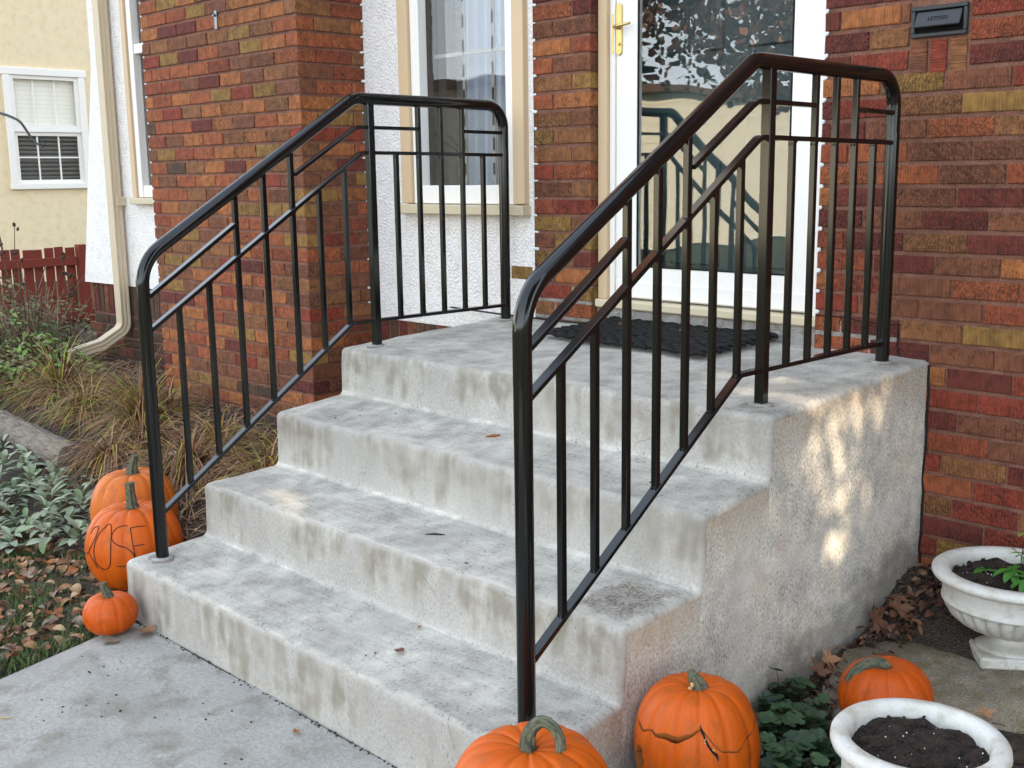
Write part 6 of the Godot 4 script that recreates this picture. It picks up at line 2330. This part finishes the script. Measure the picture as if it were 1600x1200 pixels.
	for i in 150:
		var x := rf(2.2, 3.0)
		var z := rf(0.55, 1.9)
		var a := rf(0, TAU)
		var l := rf(0.02, 0.07)
		var y := ground_y(x, z) + rf(0.012, 0.03)
		b.color(([lin(0.34, 0.24, 0.18), lin(0.46, 0.34, 0.24), lin(0.26, 0.18, 0.14)][rng.randi() % 3] as Color) * rf(0.7, 1.2))
		b.tube(PackedVector3Array([Vector3(x, y, z), Vector3(x + sin(a) * l * 0.5, y + rf(0, 0.01), z + cos(a) * l * 0.5), Vector3(x + sin(a) * l, y + rf(-0.006, 0.012), z + cos(a) * l)]), rf(0.001, 0.002), 4)
	var tw := obj("twigs", b.done(), M.dry_any)
	tag(tw, "brown twigs and needles on the soil beyond the urns", "twigs")
	stuff(tw)
	urn_plant()

func urn_plant() -> void:
	var base := Vector3(2.265, 0.275, 0.20)
	var t := thing("potted_seedling", "small green plant growing among dead stems in the fluted urn", "plant", base)
	var shapes := []
	for k in 3: shapes.append(blade_leaf(0.062 + 0.006 * k, 0.026, 0.7, 0.3, 6))
	var green := [mat("seedling_0", Color(0.22, 0.42, 0.12), 0.6), mat("seedling_1", Color(0.30, 0.48, 0.16), 0.6), mat("seedling_2", Color(0.48, 0.50, 0.20), 0.6)]
	for m in green:
		m.backlight_enabled = true
		m.backlight = Color(0.25, 0.3, 0.1)
	var heads := [[Vector3(-0.035, 0.035, 0.075), 8, 0], [Vector3(-0.13, 0.0, 0.03), 3, 0], [Vector3(0.05, 0.09, 0.02), 6, 1], [Vector3(-0.05, 0.11, -0.03), 4, 2], [Vector3(0.11, 0.06, 0.06), 6, 1], [Vector3(0.02, 0.03, 0.11), 6, 0], [Vector3(0.07, 0.12, 0.04), 5, 1], [Vector3(-0.02, 0.07, 0.03), 6, 1], [Vector3(0.0, 0.13, 0.0), 4, 2]]
	for h in heads:
		var b := MB.new()
		b.tube(PackedVector3Array([Vector3(h[0].x * 0.5, -0.02, h[0].z * 0.5), h[0] * 0.8, h[0]]), 0.0022, 5)
		obj("stalk", b.done(), M.straw if h[2] == 2 else green[0], t)
		for i in h[1]:
			var a: float = TAU * i / h[1] + rf(-0.3, 0.3)
			var o := obj("leaf", shapes[i % 3], green[h[2]], t)
			o.transform = Transform3D(Basis(Vector3.UP, a) * Basis(Vector3(1, 0, 0), rf(-0.4, 0.25)), h[0])
			o.scale = Vector3.ONE * (0.95 if h[2] == 0 else 0.6)
	var d := MB.new()
	for i in 60:
		var p := Vector3(rf(-0.02, 0.16), -0.01, rf(-0.1, 0.08))
		d.color([lin(0.40, 0.28, 0.18), lin(0.30, 0.21, 0.14), lin(0.50, 0.38, 0.22)][rng.randi() % 3])
		d.tube(PackedVector3Array([p, p + Vector3(rf(-0.03, 0.03), rf(0.03, 0.08), rf(-0.03, 0.03)), p + Vector3(rf(-0.06, 0.06), rf(0.06, 0.15), rf(-0.06, 0.06))]), 0.0014, 4)
	stuff(obj("dead_stems", d.done(), M.dry_any, t))

# ---------------------------------------------------------------- small things
func small_things() -> void:
	# dirt in the joint between walkway and first riser
	var b := MB.new()
	for i in 150:
		var x := rf(0.02, 1.8)
		var s := rf(0.0015, 0.0045)
		b.box(Vector3(x, 0.001 + s * 0.2, 1.766 + absf(rng.randfn()) * 0.008), Vector3(s * rf(1, 2.5), s * 0.6, s), s * 0.2, Basis(Vector3.UP, rf(0, 3)))
	b.box(Vector3(0.93, -0.004, 1.767), Vector3(1.8, 0.009, 0.005), 0.002)
	var o := obj("joint_dirt", b.done(), M.crumb)
	tag(o, "dark dirt and grit in the joint along the lowest riser", "dirt")
	stuff(o)
	# crumbs of soil on treads and walkway
	b = MB.new()
	for i in 130:
		var q := rng.randi() % 6
		var x: float
		var y: float
		var z: float
		if q < 3:
			x = rf(0.15, 1.5); z = rf(1.85, 2.9); y = 0.0
			if rng.randf() < 0.5:
				var c: Vector2 = [Vector2(0.55, 2.08), Vector2(0.35, 2.02), Vector2(0.5, 2.2), Vector2(0.75, 1.98)][rng.randi() % 4]
				x = c.x + rng.randfn() * 0.05; z = c.y + rng.randfn() * 0.05
		elif q == 3:
			x = 1.15 + rng.randfn() * 0.2; z = 1.62 + rng.randfn() * 0.04; y = 0.194
			if z > 1.73 or x > 1.8: continue
		elif q == 4:
			x = rf(0.1, 1.75); z = rf(1.2, 1.44); y = 0.390 - (z - 1.17) * 0.04
		else:
			x = rf(0.1, 1.75); z = rf(0.9, 1.13); y = 0.605 - (z - 0.88) * 0.085
		var s := rf(0.0015, 0.0045) * (2.0 if rng.randf() < 0.06 else 1.0)
		b.box(Vector3(x, y + s * 0.2, z), Vector3(s * rf(1, 2), s * 0.7, s), s * 0.2, Basis(Vector3.UP, rf(0, 3)))
	o = obj("soil_crumbs", b.done(), M.crumb)
	tag(o, "dark crumbs of soil scattered over the treads and the walkway", "dirt")
	stuff(o)
	# single leaves and bits that can be pointed at
	var ones := [
		[Vector3(0.172, 0.006, 1.905), 0.030, 5, 0.3, "grey leaf flat on the walkway in front of the small pumpkin"],
		[Vector3(0.205, 0.010, 1.800), 0.030, 1, 0.8, "curled brown leaf on the walkway right of the small pumpkin"],
		[Vector3(1.235, 0.206, 1.625), 0.016, 6, 0.4, "small dark scrap of leaf in the middle of the lowest tread"],
		[Vector3(1.07, 0.006, 1.835), 0.013, 2, 0.5, "orange scrap of leaf at the foot of the lowest riser"],
		[Vector3(1.165, 0.212, 1.500), 0.008, 2, 0.5, "tiny orange leaf crumb in the corner of the lowest tread"]]
	for q in ones:
		o = obj("leaf_scrap", lobed_leaf(90 + int(q[2]), 3, q[3], 0.3), leaf_material(q[2]))
		o.transform = Transform3D(Basis(Vector3.UP, rf(0, TAU)).scaled(Vector3.ONE * q[1]), q[0])
		tag(o, q[4], "leaf")
	b = MB.new()
	b.tube(PackedVector3Array([Vector3(-0.022, 0, 0), Vector3(0, 0.003, 0.002), Vector3(0.024, 0.002, -0.003)]), 0.005, 6, PackedFloat32Array([0.4, 1.0, 0.6]))
	o = obj("twig", b.done(), leaf_material(2))
	o.transform = Transform3D(Basis(Vector3.UP, 0.9), Vector3(0.91, 0.602, 0.975))
	tag(o, "short reddish twig lying on the third tread", "twig")
	b = MB.new()
	b.tube(PackedVector3Array([Vector3(-0.045, 0, 0), Vector3(0.045, 0.002, 0.006)]), 0.0022, 5)
	o = obj("straw", b.done(), M.straw)
	o.transform = Transform3D(Basis(Vector3.UP, 0.75), Vector3(0.42, 0.003, 2.34))
	tag(o, "pale stalk of straw on the walkway at the left edge", "straw")
	b = MB.new()
	b.tube(PackedVector3Array([Vector3(-0.03, 0, 0), Vector3(0, 0.004, 0.004), Vector3(0.028, 0.001, 0)]), 0.003, 5, PackedFloat32Array([0.5, 1.0, 0.5]))
	o = obj("dark_twig", b.done(), M.crumb)
	o.transform = Transform3D(Basis(Vector3.UP, 0.6), Vector3(1.02, 0.391, 1.31))
	tag(o, "dark twig lying on the second tread", "twig")
	# black cable along the foot of the pier
	b = MB.new()
	b.tube(rounded(PackedVector3Array([Vector3(-0.35, 0.822, 0.012), Vector3(0.02, 0.821, 0.05), Vector3(0.2, 0.819, 0.035), Vector3(0.33, 0.8185, 0.05), Vector3(0.47, 0.8185, 0.02)]), [0.3, 0.3, 0.3], 4), 0.0038, 6)
	tag(obj("cable", b.done(), M.cable), "thin black cable lying along the foot of the brick pier", "cable")
